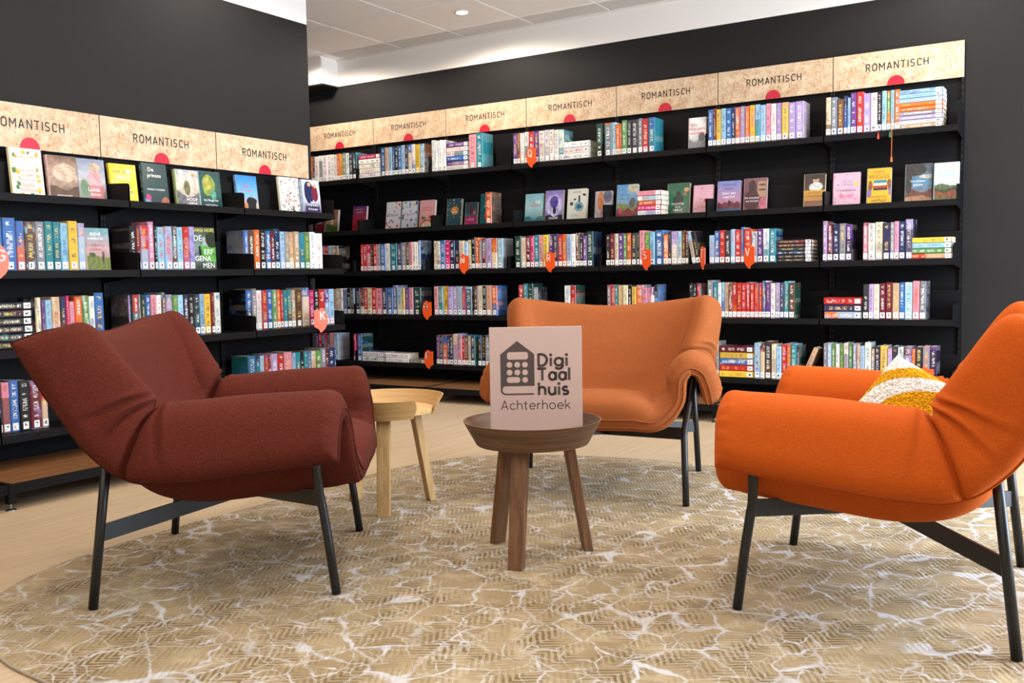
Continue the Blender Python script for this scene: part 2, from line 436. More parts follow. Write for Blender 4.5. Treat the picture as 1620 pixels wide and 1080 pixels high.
_fc = {}
def font_mesh(txt, size):
    """built-in sans font as a flat mesh, centred on x, baseline at 0: (verts, faces, width)"""
    if txt not in _fc:
        cu = bpy.data.curves.new('t', 'FONT'); cu.body = txt; cu.size = 1.0; cu.align_x = 'CENTER'; cu.resolution_u = 2
        ob = bpy.data.objects.new('t', cu); COL.objects.link(ob)
        dg = bpy.context.evaluated_depsgraph_get()
        me = bpy.data.meshes.new_from_object(ob.evaluated_get(dg))
        v = [tuple(q.co) for q in me.vertices]; f = [tuple(q.vertices) for q in me.polygons]
        bpy.data.objects.remove(ob); bpy.data.curves.remove(cu); bpy.data.meshes.remove(me)
        _fc[txt] = (v, f)
    v, f = _fc[txt]
    return [(a*size, b*size, 0) for a, b, c in v], f

# ------------------------------------------------------------------ the room
def struct(o): o['kind'] = 'structure'; return o
XR = 2.5; YN = -3.6; XFAR = -7.6
struct(MB().box((XFAR-.1, YN-.1, -.12), (XR+.1, D+.3, 0)).build('floor', M['floor']))
ceil = struct(MB().box((XFAR-.1, YN-.1, CEIL+.018), (XR+.1, D+.3, CEIL+.12)).build('ceiling', M['grid']))
YW = D+.03
struct(MB().box((XFAR, YW, 0), (XR, YW+.15, CEIL)).build('wall_back', M['wall']))
XW = XL-.03
struct(MB().box((XW-.14, YN, 0), (XW, 4.602, CEIL)).build('wall_left', M['wall']))
struct(MB().box((XFAR-.1, YN, 0), (XFAR, YW, CEIL)).build('wall_light_stop', M['wall']))  # unseen side wall, added to stop light behind the left wall
struct(MB().box((XFAR, 6.02, PAINT+.0), (-5.66, YW, CEIL)).build('wall_bulkhead', M['wall']))
struct(MB().box((XFAR, 6.02, PAINT-.012), (-5.66, YW, PAINT)).build('trim_1', M['wall']))
# right wall with the window that lets the daylight in
wy0, wy1, wz0, wz1 = 2.2, 5.6, .35, 2.5
mb = MB()
mb.box((XR, YN, 0), (XR+.15, wy0, CEIL)); mb.box((XR, wy1, 0), (XR+.15, YW, CEIL))
mb.box((XR, wy0, 0), (XR+.15, wy1, wz0)); mb.box((XR, wy0, wz1), (XR+.15, wy1, CEIL))
struct(mb.build('wall_right', M['wall']))
win = struct(empty('window_1', (XR+.07, (wy0+wy1)/2, wz0)))
fr = MB(); hw = (wy1-wy0)/2; hh = wz1-wz0
fr.box((-.04, -hw, 0), (.04, hw, .06)); fr.box((-.04, -hw, hh-.06), (.04, hw, hh))
for yy in (-hw, -hw/3-.03, hw/3-.03, hw-.06): fr.box((-.04, yy, .06), (.04, yy+.06, hh-.06))
fr.build('window_frame', M['white'], win)
for k in range(3):
    a = -hw+.06+k*(2*hw-.06)/3; b = a+(2*hw-.06)/3-.06
    MB().box((-.004, a, .06), (.004, b, hh-.06)).build('pane', M['glass'], win)
# ceiling: tiles lie in a grid, each a part of the ceiling
TX, TY = .63, .60
tile_me = MB().box((.006-TX/2, .006-TY/2, 0), (TX/2-.006, TY/2-.006, .022), bev=.004).mesh('ceiling_tile', M['tile'])
edge_me = MB().box((.006-TX/2, .006, 0), (TX/2-.006, .232, .022), bev=.004).mesh('ceiling_tile_cut', M['tile'])
lampxy = [(x, y) for y in (5.62, 3.82, 2.02, .22, -1.58) for x in (-5.52, -3.93, -2.40, -.85, .70) if (x > -5 or y > 5) and not (y > 5 and abs(x+2.4) < .1)]
for i in range(-5, 6):
    for j in range(-2, 5):
        x = -4.31+TX/2+i*TX-.0; y = 5.97-TY/2-j*TY
        if x-TX/2 < -7.3 or y < 3.4: continue
        put('ceiling_tile', tile_me, ceil, (x, y, CEIL))
    if -4.31+i*TX > -5.7: put('ceiling_tile', edge_me, ceil, (-4.31+TX/2+i*TX, 5.978, CEIL))
MB().box((XFAR, YN, CEIL), (XR, 3.565, CEIL+.02)).build('ceiling_field', M['tile'], ceil)
MB().box((-4.31+6*TX, 3.565, CEIL), (XR, 5.97, CEIL+.02)).build('ceiling_field', M['tile'], ceil)
MB().box((-5.66, YW-.016, CEIL-.012), (XR, YW, CEIL)).build('edge_trim', M['white'], ceil)
MB().box((XFAR, 6.004, CEIL-.012), (-5.66, 6.02, CEIL)).build('edge_trim', M['white'], ceil)
# recessed downlights
ring_me = MB().lathe([(.040, .002), (.041, -.004), (.047, -.005), (.050, 0), (.047, .003)], 32).mesh('trim_ring', M['white'])
lens_me = MB().lathe([(.0005, -.0048), (.041, -.0040)], 32).mesh('lens', M['lens'])
for i, (x, y) in enumerate(lampxy):
    t = empty('downlight', (x, y, CEIL-.001))
    vis = abs(x+3.93) < .01 and y > 5
    tag(t, 'round white recessed ceiling downlight above the wall of shelves' if vis else 'recessed downlight in the ceiling beyond the edge of the picture', 'lamp', 'ceiling downlights')
    put('trim_ring', ring_me, t); put('lens', lens_me, t)
    l = bpy.data.lights.new('downlight_beam', 'SPOT'); l.energy = LAMP_W*((1.22 if x < -3 else .85) if y > 5 else LAMP_INNER); l.color = LAMP_COL
    l.spot_size = radians(170); l.spot_blend = .35; l.shadow_soft_size = .06
    lo = bpy.data.objects.new('downlight_beam', l); COL.objects.link(lo); lo.parent = t; lo.location = (0, 0, -.03)

# ------------------------------------------------------------------ rug
RUG = [(-2.073,1.235),(-2.329,1.262),(-2.60,1.36),(-2.804,1.527),(-2.905,1.70),(-2.96,1.93),(-2.975,2.25),(-2.965,2.67),(-2.955,3.15),(-2.935,3.52),(-2.88,3.77),(-2.754,3.985),
       (-2.50,4.17),(-2.019,4.297),(-1.74,4.305),(-1.3,4.31),(-.8,4.33),(-.2,4.28),(.25,4.05),(.5,3.6),(.58,3.0),(.52,2.2),(.3,1.65),(-.2,1.3),(-.8,1.2),(-1.4,1.2)]
def closed_spline(P, m=6):
    n = len(P); out = []
    for i in range(n):
        p0, p1, p2, p3 = P[i-1], P[i], P[(i+1) % n], P[(i+2) % n]
        for k in range(m):
            t = k/m
            out.append(tuple(.5*((2*p1[a])+(-p0[a]+p2[a])*t+(2*p0[a]-5*p1[a]+4*p2[a]-p3[a])*t*t+(-p0[a]+3*p1[a]-3*p2[a]+p3[a])*t**3) for a in (0, 1)))
    return out
RO = closed_spline(RUG)
rug = empty('area_rug', (-1.3, 2.75, 0))
tag(rug, 'large rounded beige herringbone rug with pale cracked veins on the floor', 'rug')
loc = [(p[0]+1.3, p[1]-2.75) for p in RO]
MB().poly(loc, .001, .009).build('pile', M['rug'], rug)
MB().tube([(p[0], p[1], .0047) for p in loc], .0042, 8, closed=True).build('bound_edge', M['trim'], rug, True)

# ------------------------------------------------------------------ bookshelf bays (local: x along the wall, -y towards the room, sign face at y=0)
def lettering(txt, size, wt, gap, mat, name, parent, loc, fit=None):
    mb, w = stroke_text(txt, size, wt, gap, fit=fit)
    mb.v = [(v[0]-w/2, 0, v[1]) for v in mb.v]; 
    return mb.build(name, mat, parent, loc=loc)
def sign_mesh():
    return MB().box((.0025, 0, 0), (W-.003, .005, ZT-ZB), bev=.0008).mesh('header_panel', M['board'])
SIGN = sign_mesh()
_mb, _w = stroke_text('ROMANTISCH', .0405, .15, .42, fit=.352); _mb.v = [(v[0]-_w/2, 0, v[1]) for v in _mb.v]
ROM = _mb.mesh('lettering', M['ink'])
_a0 = -math.asin(.006/.05); _p = [(.05*cos(_a0+a*(pi-2*_a0)/24), 0, max(.0004, .05*sin(_a0+a*(pi-2*_a0)/24)+.006)) for a in range(25)]
DOT = MB().add(_p, [tuple(range(25))]).mesh('red_dot', M['red_dot'])
def tray_mesh(dep):
    mb = MB(); mb.box((.004, -dep, -.003), (W-.004, .005, 0)); mb.box((.004, -dep-.002, -.034), (W-.004, -dep, .0012)); mb.box((.004, -dep, -.034), (W-.004, -dep+.016, -.032))
    return mb.mesh('shelf', M['black'])
def back_plate(dep): return MB().box((.010, -.012, 0), (W-.010, -.009, .165)).mesh('back_stop', M['black'])
def side_plate(dep):
    mb = MB(); P = [(-dep+.004, -.034), (-dep+.004, .080), (-dep+.012, .088), (.005, .098), (.005, -.06)]
    vs = [(-.0015, p[0], p[1]) for p in P]+[(.0015, p[0], p[1]) for p in P]
    mb.add(vs, [tuple(range(5)), tuple(range(9, 4, -1))]+[(i, i+5, (i+1) % 5+5, (i+1) % 5) for i in range(5)])
    return mb.mesh('side_plate', M['black'])
TRAY = {d: (tray_mesh(d), back_plate(d), side_plate(d)) for d in (.22, .30, .215, .275)}
def post_mesh(h):
    mb = MB(); mb.box((.0006, .006, 0), (.016, .029, h)); return mb.mesh('upright_post', M['black'])
def slot_mesh(h):
    mb = MB(); z = .3
    while z < h-.1:
        for sx in (.005,): mb.box((sx, .0052, z), (sx+.004, .0061, z+.02))
        z += .04
    return mb.mesh('slot_row', M['tube'])
def bay(i, nb, left, labels):
    zt = ZT+(DZ if left else 0); zb = ZB+(DZ if left else 0)
    if left: o = empty('bookshelf_bay', (XL, Y0-(i+1)*W, 0), (0, 0, pi/2)); sh = ['L1', 'L2', 'L3', 'L4']; deps = [.215, .275, .275, .275]; sgn = -1
    else: o = empty('bookshelf_bay', (X0+(i-1)*W, D, 0)); sh = ['B1', 'B2', 'B3', 'B4', 'B5']; deps = [.22, .22, .30, .30, .30]; sgn = 1
    tag(o, labels, 'bookshelf', 'black shelving with signs')
    MB().box((.0168, .022, .10), (W-.0168, .026, zt-.02)).build('back_panel', M['black'], o)
    h = put('header_panel', SIGN, o, (0, 0, zb)); h['label'] = 'speckled fibre board sign reading ROMANTISCH'
    put('lettering', ROM, h, (W/2, -.0006, .098)); put('red_dot', DOT, h, (W/2-.004, -.0006, 0))
    for z, d in zip((ZS[k] for k in sh), deps):
        a, b, c = TRAY[d]
        s = put('shelf', a, o, (0, 0, z)); put('back_stop', b, s); put('side_plate', c, s, (.006, 0, 0)); put('side_plate', c, s, (W-.006, 0, 0))
    P = post_mesh(zt); S = slot_mesh(zt)
    p = put('upright_post', P, o); put('slot_row', S, p)['kind'] = 'stuff'
    p = put('upright_post', P, o, (W-.0166, 0, 0)); put('slot_row', S, p)['kind'] = 'stuff'
def base(i, left, label):
    """wooden base deck on a black frame with an adjustable foot"""
    o = empty('shelf_base', (XL, Y0-(i+1)*W, 0), (0, 0, pi/2)) if left else empty('shelf_base', (X0+(i-1)*W, D, 0))
    tag(o, label, 'shelf base', 'low wooden shelf bases')
    s0 = -.155 if left else .165; dep = .585
    MB().box((s0+.0205, -dep+.0125, .098), (s0+W-.0205, -.05, .110)).build('base_deck', M['deck_x'], o)
    f = MB().box((s0+.001, -dep, .070), (s0+W-.001, -dep+.012, .1105)).box((s0+.001, -dep+.002, .085), (s0+.02, -.04, .1125)).box((s0+.001, -.048, .06), (s0+W-.001, -.03, .1))
    f.box((s0+.0005, -dep-.004, .068), (s0+.045, -dep+.0, .1135)); f.build('base_frame', M['black'], o)
    ft = MB().box((s0+.002, -dep+.004, .028), (s0+.034, -dep+.034, .07)).build('foot', M['black'], o)
    MB().tube([(s0+.018, -dep+.019, .006), (s0+.018, -dep+.019, .03)], .005, 10).lathe([(.0, .0075), (.010, .0075), (.021, .003), (.022, .0)], 20, c=(s0+.018, -dep+.019)).build('levelling_screw', M['steel'], ft)
ORD = ['first', 'second', 'third', 'fourth', 'fifth', 'sixth', 'seventh', 'eighth', 'ninth', 'tenth', 'eleventh', 'twelfth', 'thirteenth', 'fourteenth', 'fifteenth', 'sixteenth', 'seventeenth', 'eighteenth', 'nineteenth', 'twentieth', 'twenty-first', 'twenty-second']
for i in range(7):
    bay(i, i == 6, False, 'tall black steel bookshelf bay, %s from the left along the back wall' % ORD[i])
    base(i, False, 'low oak topped black base, %s from the left under the back wall shelves' % ORD[i])
for i, nm in enumerate(('rightmost, nearest the corner', 'second from the corner', 'third from the corner', 'cut by the left picture edge')):
    bay(i, i == 0, True, 'lower black steel bookshelf bay on the left wall, %s' % nm)
    base(i, True, 'low oak topped black base under the left wall shelves, %s' % nm)

# ------------------------------------------------------------------ books
PAL = dict(W=('white', 'ece6dc'), C=('cream', 'e2d2b0'), R=('red', 'bc2c28'), M=('maroon', '6e2030'), O=('orange', 'd9682a'), Y=('yellow', 'e6b93a'), G=('green', '5f8f4c'), D=('dark green', '20443a'),
           T=('teal', '2c808c'), A=('light blue', '94bcd6'), B=('blue', '3766a8'), N=('navy', '263058'), P=('purple', '63397e'), L=('lilac', 'a892c0'), K=('pink', 'dd8e9e'), H=('magenta', 'cb2468'),
           X=('black', '1d1b1e'), S=('grey', '86858a'), U=('brown', '63422f'), E=('tan', 'c09e7c'), Z=('dark grey', '38363c'))
BK = .84
def linb(h): return tuple(BK*q for q in lin(h))
LINP = {k: linb(v[1]) for k, v in PAL.items()}
def jit(c, r, a=.12):
    k = 1+r.uniform(-a, a)
    return tuple(max(0.004, min(.95, v*k*(1+r.uniform(-.07, .07)))) for v in c)
def book_cols(code, r):
    c1 = jit(LINP[code], r)
    lum = .3*c1[0]+.6*c1[1]+.1*c1[2]
    c2 = jit(LINP[r.choice('WCAKLTUBEOS' if code not in 'XZND' else 'ZNBUMTXX')], r) if r.random() < .55 else jit(c1, r, .4)
    c3 = r.choice([(.85, .82, .75), (.85, .82, .75), (.7, .5, .15)]) if lum < .32 else r.choice([(.05, .05, .07), (.10, .06, .10), (.45, .06, .08), (.06, .12, .3)])
    return c1, c2, c3

def cover_geo(t, h, d):
    """U-shaped cover: outline in xy swept over z; returns verts, faces, uvs (per loop)"""
    e = min(.0035, t*.18); w = .0016
    po = [(0, d), (0, e*1.4), (e, .0), (t-e, .0), (t, e*1.4), (t, d)]
    pi_ = [(w, d), (w, e*1.4+.001), (e+.0006, w), (t-e-.0006, w), (t-w, e*1.4+.001), (t-w, d)]
    n = 6; v = [(*p, 0) for p in po]+[(*p, h) for p in po]+[(*p, 0) for p in pi_]+[(*p, h) for p in pi_]
    f = []; uv = []
    us = [None, 0.0, .12, .88, 1.0, None]
    for i in range(5):
        f.append((i, i+1, n+i+1, n+i))
        if i == 0: uv.append([(3, 0), (2, 0), (2, 1), (3, 1)])
        elif i == 4: uv.append([(2, 0), (3, 0), (3, 1), (2, 1)])
        else: uv.append([(us[i], 0), (us[i+1], 0), (us[i+1], 1), (us[i], 1)])
        f.append((2*n+i+1, 2*n+i, 3*n+i, 3*n+i+1)); uv.append([(2.5, .02)]*4)
        f.append((n+i, n+i+1, 3*n+i+1, 3*n+i)); uv.append([(2.5, .98)]*4)
        f.append((i+1, i, 2*n+i, 2*n+i+1)); uv.append([(2.5, .02)]*4)
    f.append((0, n, 3*n, 2*n)); uv.append([(2.5, .5)]*4); f.append((n-1, 3*n-1, 4*n-1, 2*n-1)); uv.append([(2.5, .5)]*4)
    return v, f, uv
BOXF = [(0,3,2,1),(4,5,6,7),(0,1,5,4),(1,2,6,5),(2,3,7,6),(3,0,4,7)]
def boxv(a, b):
    x0, y0, z0 = a; x1, y1, z1 = b
    return [(x0,y0,z0),(x1,y0,z0),(x1,y1,z0),(x0,y1,z0),(x0,y0,z1),(x1,y0,z1),(x1,y1,z1),(x0,y1,z1)]
def pages_geo(t, h, d): return boxv((.0017, .003, .0022), (t-.0017, d-.004, h-.0025)), BOXF
def label_geo(t, h, ds=0):
    w = min(t*.84, .026)/2; z0 = .004; z1 = z0+.036
    return boxv((t/2-w, -.0007, z0), (t/2+w, .0006, z1)), BOXF, [[(0, 0), (0, 1), (1, 1), (1, 0)]]*2+[[(0, 0), (1, 0), (1, 1), (0, 1)]]*4

def fill(me, uvs=None, c=None, rnd=0.0):
    if uvs is not None:
        l = me.uv_layers.new(name='UVMap'); l.data.foreach_set('uv', [q for fa in uvs for p in fa for q in p])
    n = len(me.vertices)
    if c is not None:
        for nm, cc in zip(('c1', 'c2', 'c3'), c):
            a = me.attributes.new(nm, 'FLOAT_COLOR', 'POINT'); a.data.foreach_set('color', [*cc, 1.0]*n)
    a = me.attributes.new('rnd', 'FLOAT', 'POINT'); a.data.foreach_set('value', [rnd]*n)

class Rest:   # the small far books, gathered into one object
    v = []; f = []; uv = []; mi = []; c1 = []; c2 = []; c3 = []; r = []
    @classmethod
    def add(s, Mx, v, f, uv, mi, c, rnd):
        b = len(s.v); s.v += [tuple(Mx @ Vector(p)) for p in v]; s.f += [tuple(i+b for i in q) for q in f]; s.mi += [mi]*len(f)
        s.uv += uv if uv is not None else [[(0, 0)]*len(q) for q in f]
        for k, cc in zip((s.c1, s.c2, s.c3), c): k += [(*cc, 1.0)]*len(v)
        s.r += [rnd]*len(v)

def book(name, t, h, d, code, loc, rot, label, group, r, sticker=True, cols=None, rest=False):
    c = cols or book_cols(code, r); rnd = r.random()
    v, f, uv = cover_geo(t, h, d)
    if rest:
        Mx = Matrix.Translation(loc) @ Matrix.Rotation(rot[2], 4, 'Z') @ Matrix.Rotation(rot[1], 4, 'Y') @ Matrix.Rotation(rot[0], 4, 'X')
        Rest.add(Mx, v, f, uv, 0, c, rnd)
        a, b = pages_geo(t, h, d); Rest.add(Mx, a, b, None, 1, c, rnd)
        if sticker: a, b, u = label_geo(t, h); Rest.add(Mx, a, b, u, 2, c, rnd)
        return None
    me = bpy.data.meshes.new(name); me.from_pydata(v, [], f); me.materials.append(M['cover']); fill(me, uv, c, rnd)
    o = put(name, me, None, loc, rot); tag(o, label, 'book', group)
    a, b = pages_geo(t, h, d); m2 = bpy.data.meshes.new('pages'); m2.from_pydata(a, [], b); m2.materials.append(M['pages']); put('pages', m2, o)
    if sticker:
        a, b, u = label_geo(t, h); m3 = bpy.data.meshes.new('spine_sticker'); m3.from_pydata(a, [], b); m3.materials.append(M['label']); fill(m3, u, None, rnd); put('spine_sticker', m3, o)
    return o

SHN = dict(B1='back wall top shelf', B2='back wall second shelf', B3='back wall third shelf', B4='back wall fourth shelf', B5='back wall bottom shelf',
           L1='left wall top shelf', L2='left wall second shelf', L3='left wall third shelf', L4='left wall bottom shelf')
ROWS = [
('B1',-5.796,'42O219 16X219 48W220 42W219 54W218 44W217 33W217 33W218 32O218 32Y218 33S219 35W219 40Z219 40X218'),
('B1',-5.010,'44B231 36E230 35A230 30B230 34X229 32B229 37A229 32Z228 37B228 32W228 47Y227 42A226'),
('B1',-4.503,'27W241 26W239 26W238 26W237 32W235'),
('B1',-4.145,'66K254 59T256'),
('B1',-3.751,'34P223 25U224 38W224 39W224 42R224 40P223 49W222 39W222 39W221 39W221 39W220'),
('B1',-3.065,'57D227 54O225 32A225 26O212 19O214 38G229 34Z229 49Z229 31S229 46R229 48B228'),
('B1',-2.257,'32B236 22M237 33Y237 34A237 36B236 23N236 33O236 33L236 30O235 36Y235 31A234 37A234 32K233 33W233 35L232 43Y231 42L229 52L227'),
('B1',-1.509,'31C227 36S227 38U213 22N228 18A215 35P241 38R241 42L230 38W229 25X230 27A231 21G232 23A233 30O234'),
('B3',-5.623,'48K219 36R218 32A217 80E215'),
('B3',-5.186,'25R214 43R215 39H215 30Z216 42R217 31S217 51B217 49W218 70X217 46N217 50S217 32U217 31K218 31W219 21W219 24A231'),
('B3',-4.441,'33C221 32W220 45B220 45H219 45N218 42N218 46C217 34A203 31C216'),
('B3',-4.085,'34X235 34O232 26S216 41M227 47L225 47O222 51A219'),
('B3',-3.701,'54D232 43C218 40M232 28H232 40T232 35K232 44Y232 39P232 41N232 36R232 34O232 38A232 31W232 32U232 29Z232 29P218 50D243'),
('B3',-2.959,'32Z218 36M218 28C219 36P219 28G219 31O219 43Z219 18D219 40K230 35G219 38A219 61B230 34O204 22Z218 45L218 30A218 26U218 20M205'),
('B3',-2.215,'37A184 35B212 35R212 38Z212 28A213 38R213 21B224 48R213 37S199 37P213 40W213 43T213'),
('B3',-1.492,'25L239 34M226 37N224 37S221 37P219'),
('B3',-1.259,'29M219 40W219 44C219 40N218 22S218 26K219 35N219 41L229'),
('B4',-5.519,'59E212 67W212 50W212 40X212 23U212 40A212 45N212 40M213 39R213 45C213 50R213 61K213 49N213 60B213 43E235 48A213 32Y213 42P213 42K214 75D214'),
('B4',-4.447,'41K220 45T220 45Y220 45L219 45L219 44A219 34H204 58A218'),
('B4',-4.072,'36U221 43C221 33X221 47E220 50O220'),
('B4',-3.676,'43R226 38T236 45D236 40S210'),
('B4',-3.292,'49W218 42R218'),
('B4',-2.955,'31R219 27R219 26T218 40E218 36C218 28X218 34Y203 48O217 35K202 23K202 27P202 24X216'),
('B4',-2.353,'23X222 31X222 20R222'),
('B4',-2.228,'38S240 32T229 25W228 21A228 28E227 24U213 30R227 29R226 31R226 27R225 27R225 27R224 24R224 22B234 31P223 30W222 30L222 23Z221 30T232 37U221'),
('B4',-1.256,'32Z207 27L209 34C210 35M212 37M214 39E216 29B218 43A220 37K221 36S223'),
('B5',-5.724,'45P218 36R219 30N219 30H220 30X220 42K221 53A222'),
('B5',-5.289,'46H221 47B222'),
('B5',-4.438,'33P225 28Z225 45B225 25N226 32Z226 38C238 44K227 27R214 27U228 29E228 37Z229'),
('B5',-4.041,'31X232 32X233 48X234'),
('B5',-2.172,'21E228'),
('B5',-1.918,'41A226 27M211 44Z234 30C221 33A206 33R218 26O227 35T226 19Z213'),
('B5',-1.485,'22S232 25E232 25G233 25W234 22G234 28C235 25G235 24S236 19E237'),
('B5',-1.271,'27A223 36W245 21E209 31Z223 40Y224 26L210 32Z224 35W224 42U225 19O211 40Z225 40S226 35P226'),
('L2',2.319,'43B223 61B235 39B224 52U224 44S224 41T224 36T223 40A223 49Y234 38L223'),
('L2',2.992,'36X222 27M222 46R222 35B245 16X223 45A223 49A224 30U224 37A225 41R225 38L226'),
('L2',3.737,'35B223 43U223 44O223 44X223 37B223 33M223 42N234 34A223 38S223 39E222 44E222 44T222 45G222 45W222 65W222'),
('L3',2.495,'28C229 20P215 31A215 42E229 29N228 19H228 27K200 38O228 36G228 31W228 51B238'),
('L3',2.980,'27L225 34R224 12S224 28D224 31B223 35K222 32W222 26U232 43L221 33G220 34A219 34N219 34X218 38Z217 32A217 43Y216 22M226 42W226'),
('L3',3.719,'43B230 35S241 40W229 40R229 41B228 37G228 29O227 21R227 30T227 38T227 35E226 53U226 58B236 45H224 41X224 51R223 38P223 71A222'),
('L4',2.287,'30X247 38K227 43B235 49X228 54M221 31R214'),
('L4',3.736,'59B226 28N225 32A225 33R224 25M224 50L224 51R222 64K231 30A218 40T218 31X204 31T218 32B218 37C217 46G217 42S227 28M216 48N226 41N225'),
]
import re
allb = []; cnt = {}
for s, x0, tok in ROWS:
    k = cnt[s] = cnt.get(s, 0)+1; x = x0; r = random.Random(int(abs(x0)*1000)+ord(s[0]))
    L = re.findall(r'(\d+)([A-Z])(\d+)', tok)
    psh = .07 if s[0] == 'L' else 0.0; kk = 1+psh/abs(FRONT[s]); x *= kk       # the left rows stand farther back on their deeper shelves
    org = Y0 if s[0] == 'L' else X0
    for i, (w, c, h) in enumerate(L):
        w = int(w)/1000*kk; h = int(h)/1000*kk+r.uniform(-.004, .003)
        b = org+W*round((x+w/2-org)/W)                                         # nearest side plates of the bays
        if x < b+.008 and x+w > b-.008:
            if b-x < w/2: x = b+.0085
            else: w = max(.012, b-.0085-x)
        P = Vector((x, FRONT[s]+.012, ZS[s]+.1)) if s[0] == 'B' else Vector((FRONT[s]-.012-psh, x, ZS[s]+.1))
        dd = (P-CAMP).length
        allb.append([w*h/dd**2, s, k, i, x, w, h, c, psh+r.uniform(0, .006), len(L)])
        x += w
allb.sort(key=lambda q: -q[0])
br = random.Random(5)
for n, (_, s, k, i, x, w, h, c, dy, N) in enumerate(allb):
    left = s[0] == 'L'
    base = (x+.0006, FRONT[s]+.010+dy, ZS[s]+.0013) if not left else (FRONT[s]-.010-dy, x+.0006, ZS[s]+.0013)
    rot = (0, 0, pi/2 if left else 0)
    cols = None
    if (i == 0 and left) or (i == N-1 and not left):          # the outer book of a row shows its cover
        cols = book_cols(c, br); cols = (cols[0], jit(LINP[br.choice('NXDZTUBS')], br, .3), (.75, .72, .66))
    lab = '%s book, %s from left in %s upright row, %s' % (PAL[c][0], ORD[i], ORD[k-1], SHN[s])
    book('paperback_book', w-.0012, h, .142+br.uniform(-.006, .006), c, base, rot, lab, 'books standing upright on the shelves', br, rest=n >= 300, cols=cols)

# piles of books lying flat: shelf, start, length, height, colours from the top
PILES = [('B1',-5.247,.228,.189,'HWWWW'),('B1',-4.358,.207,.208,'PWWBPW'),('B1',-3.346,.224,.125,'WWW'),('B1',-1.083,.244,.224,'AAAOOSLWE'),('B2',-2.758,.180,.165,'KWOHW'),
 ('B3',-1.775,.221,.136,'ZZZZZZ'),('B3',-1.001,.232,.123,'YAGR'),('B4',-1.488,.226,.129,'RNO'),('B5',-5.198,.232,.077,'WW'),('B5',-4.950,.232,.073,'WW'),('B5',-4.712,.168,.031,'S'),
 ('B5',-2.150,.230,.203,'MYBRY'),('B5',-2.248,.074,.175,'EE'),('L3',2.309,.215,.214,'XXXXXX')]
pc = {}
for s, x0, ln, ht, cs in PILES:
    k = pc[s] = pc.get(s, 0)+1; n = len(cs); t = ht/n; r = random.Random(int(abs(x0)*977))
    for i, c in enumerate(cs):
        z = ZS[s]+.0013+(n-1-i)*t; h = ln-r.uniform(0, .006)-.003
        jx = r.uniform(-.002, .002)
        if s[0] == 'B': loc = (x0+ln+jx-.002, FRONT[s]+.012+r.uniform(0, .006), z); rot = (0, -pi/2, 0)
        else: loc = (FRONT[s]-.082-r.uniform(0, .006), x0+ln+jx-.002, z); rot = (0, -pi/2, pi/2)
        where = 'topmost' if i == 0 else ('lowest' if i == n-1 else ORD[i]+' from top')
        if n == 1: lab = 'thin grey book lying alone beside the white piles, back wall bottom shelf'
        else: lab = '%s book lying flat, %s of the %s pile, %s' % (PAL[c][0], where, ORD[k-1], SHN[s])
        o = book('flat_book', t-.0012, h, .142, c, loc, rot, lab, 'books lying in piles', r)
        if s == 'L3':
            for txt, xx, sz in (('1968', .55, .020) if i in (1, 5) else (('De achterdeur staat', .55, .0105), ('', 0, 0), ('Het einde van het verhaal', .55, .011), ('De echte Amerikaanse jeans', .55, .011), ('De tweede deur', .60, .012), ('', 0, 0))[i],):
                if txt:
                    v, f = font_mesh(txt, sz)
                    MB().add([((t-.0012)/2+p[1]-sz*.33 if 0 else (t-.0012)/2-sz*.33+p[1], -.0006, h*xx-p[0]) for p in v], f).build('spine_lettering', M['gold'], o)

# leaning books
book('leaning_book', .027, .214, .14, 'A', (-2.329, FRONT['B3']+.014, ZS['B3']+.0015), (0, radians(-11), 0), 'light blue book leaning left against the row, back wall third shelf', None, br)
book('leaning_book', .029, .212, .14, 'X', (-2.2995, FRONT['B3']+.014, ZS['B3']+.0015), (0, radians(-11), 0), 'black book leaning left behind the orange letter T, back wall third shelf', None, br)
book('leaning_book', .028, .212, .14, 'E', (-1.6265, FRONT['B5']+.014, ZS['B5']+.0128), (0, radians(23), 0), 'tan book leaning far right alone, back wall bottom shelf', None, br, sticker=False)

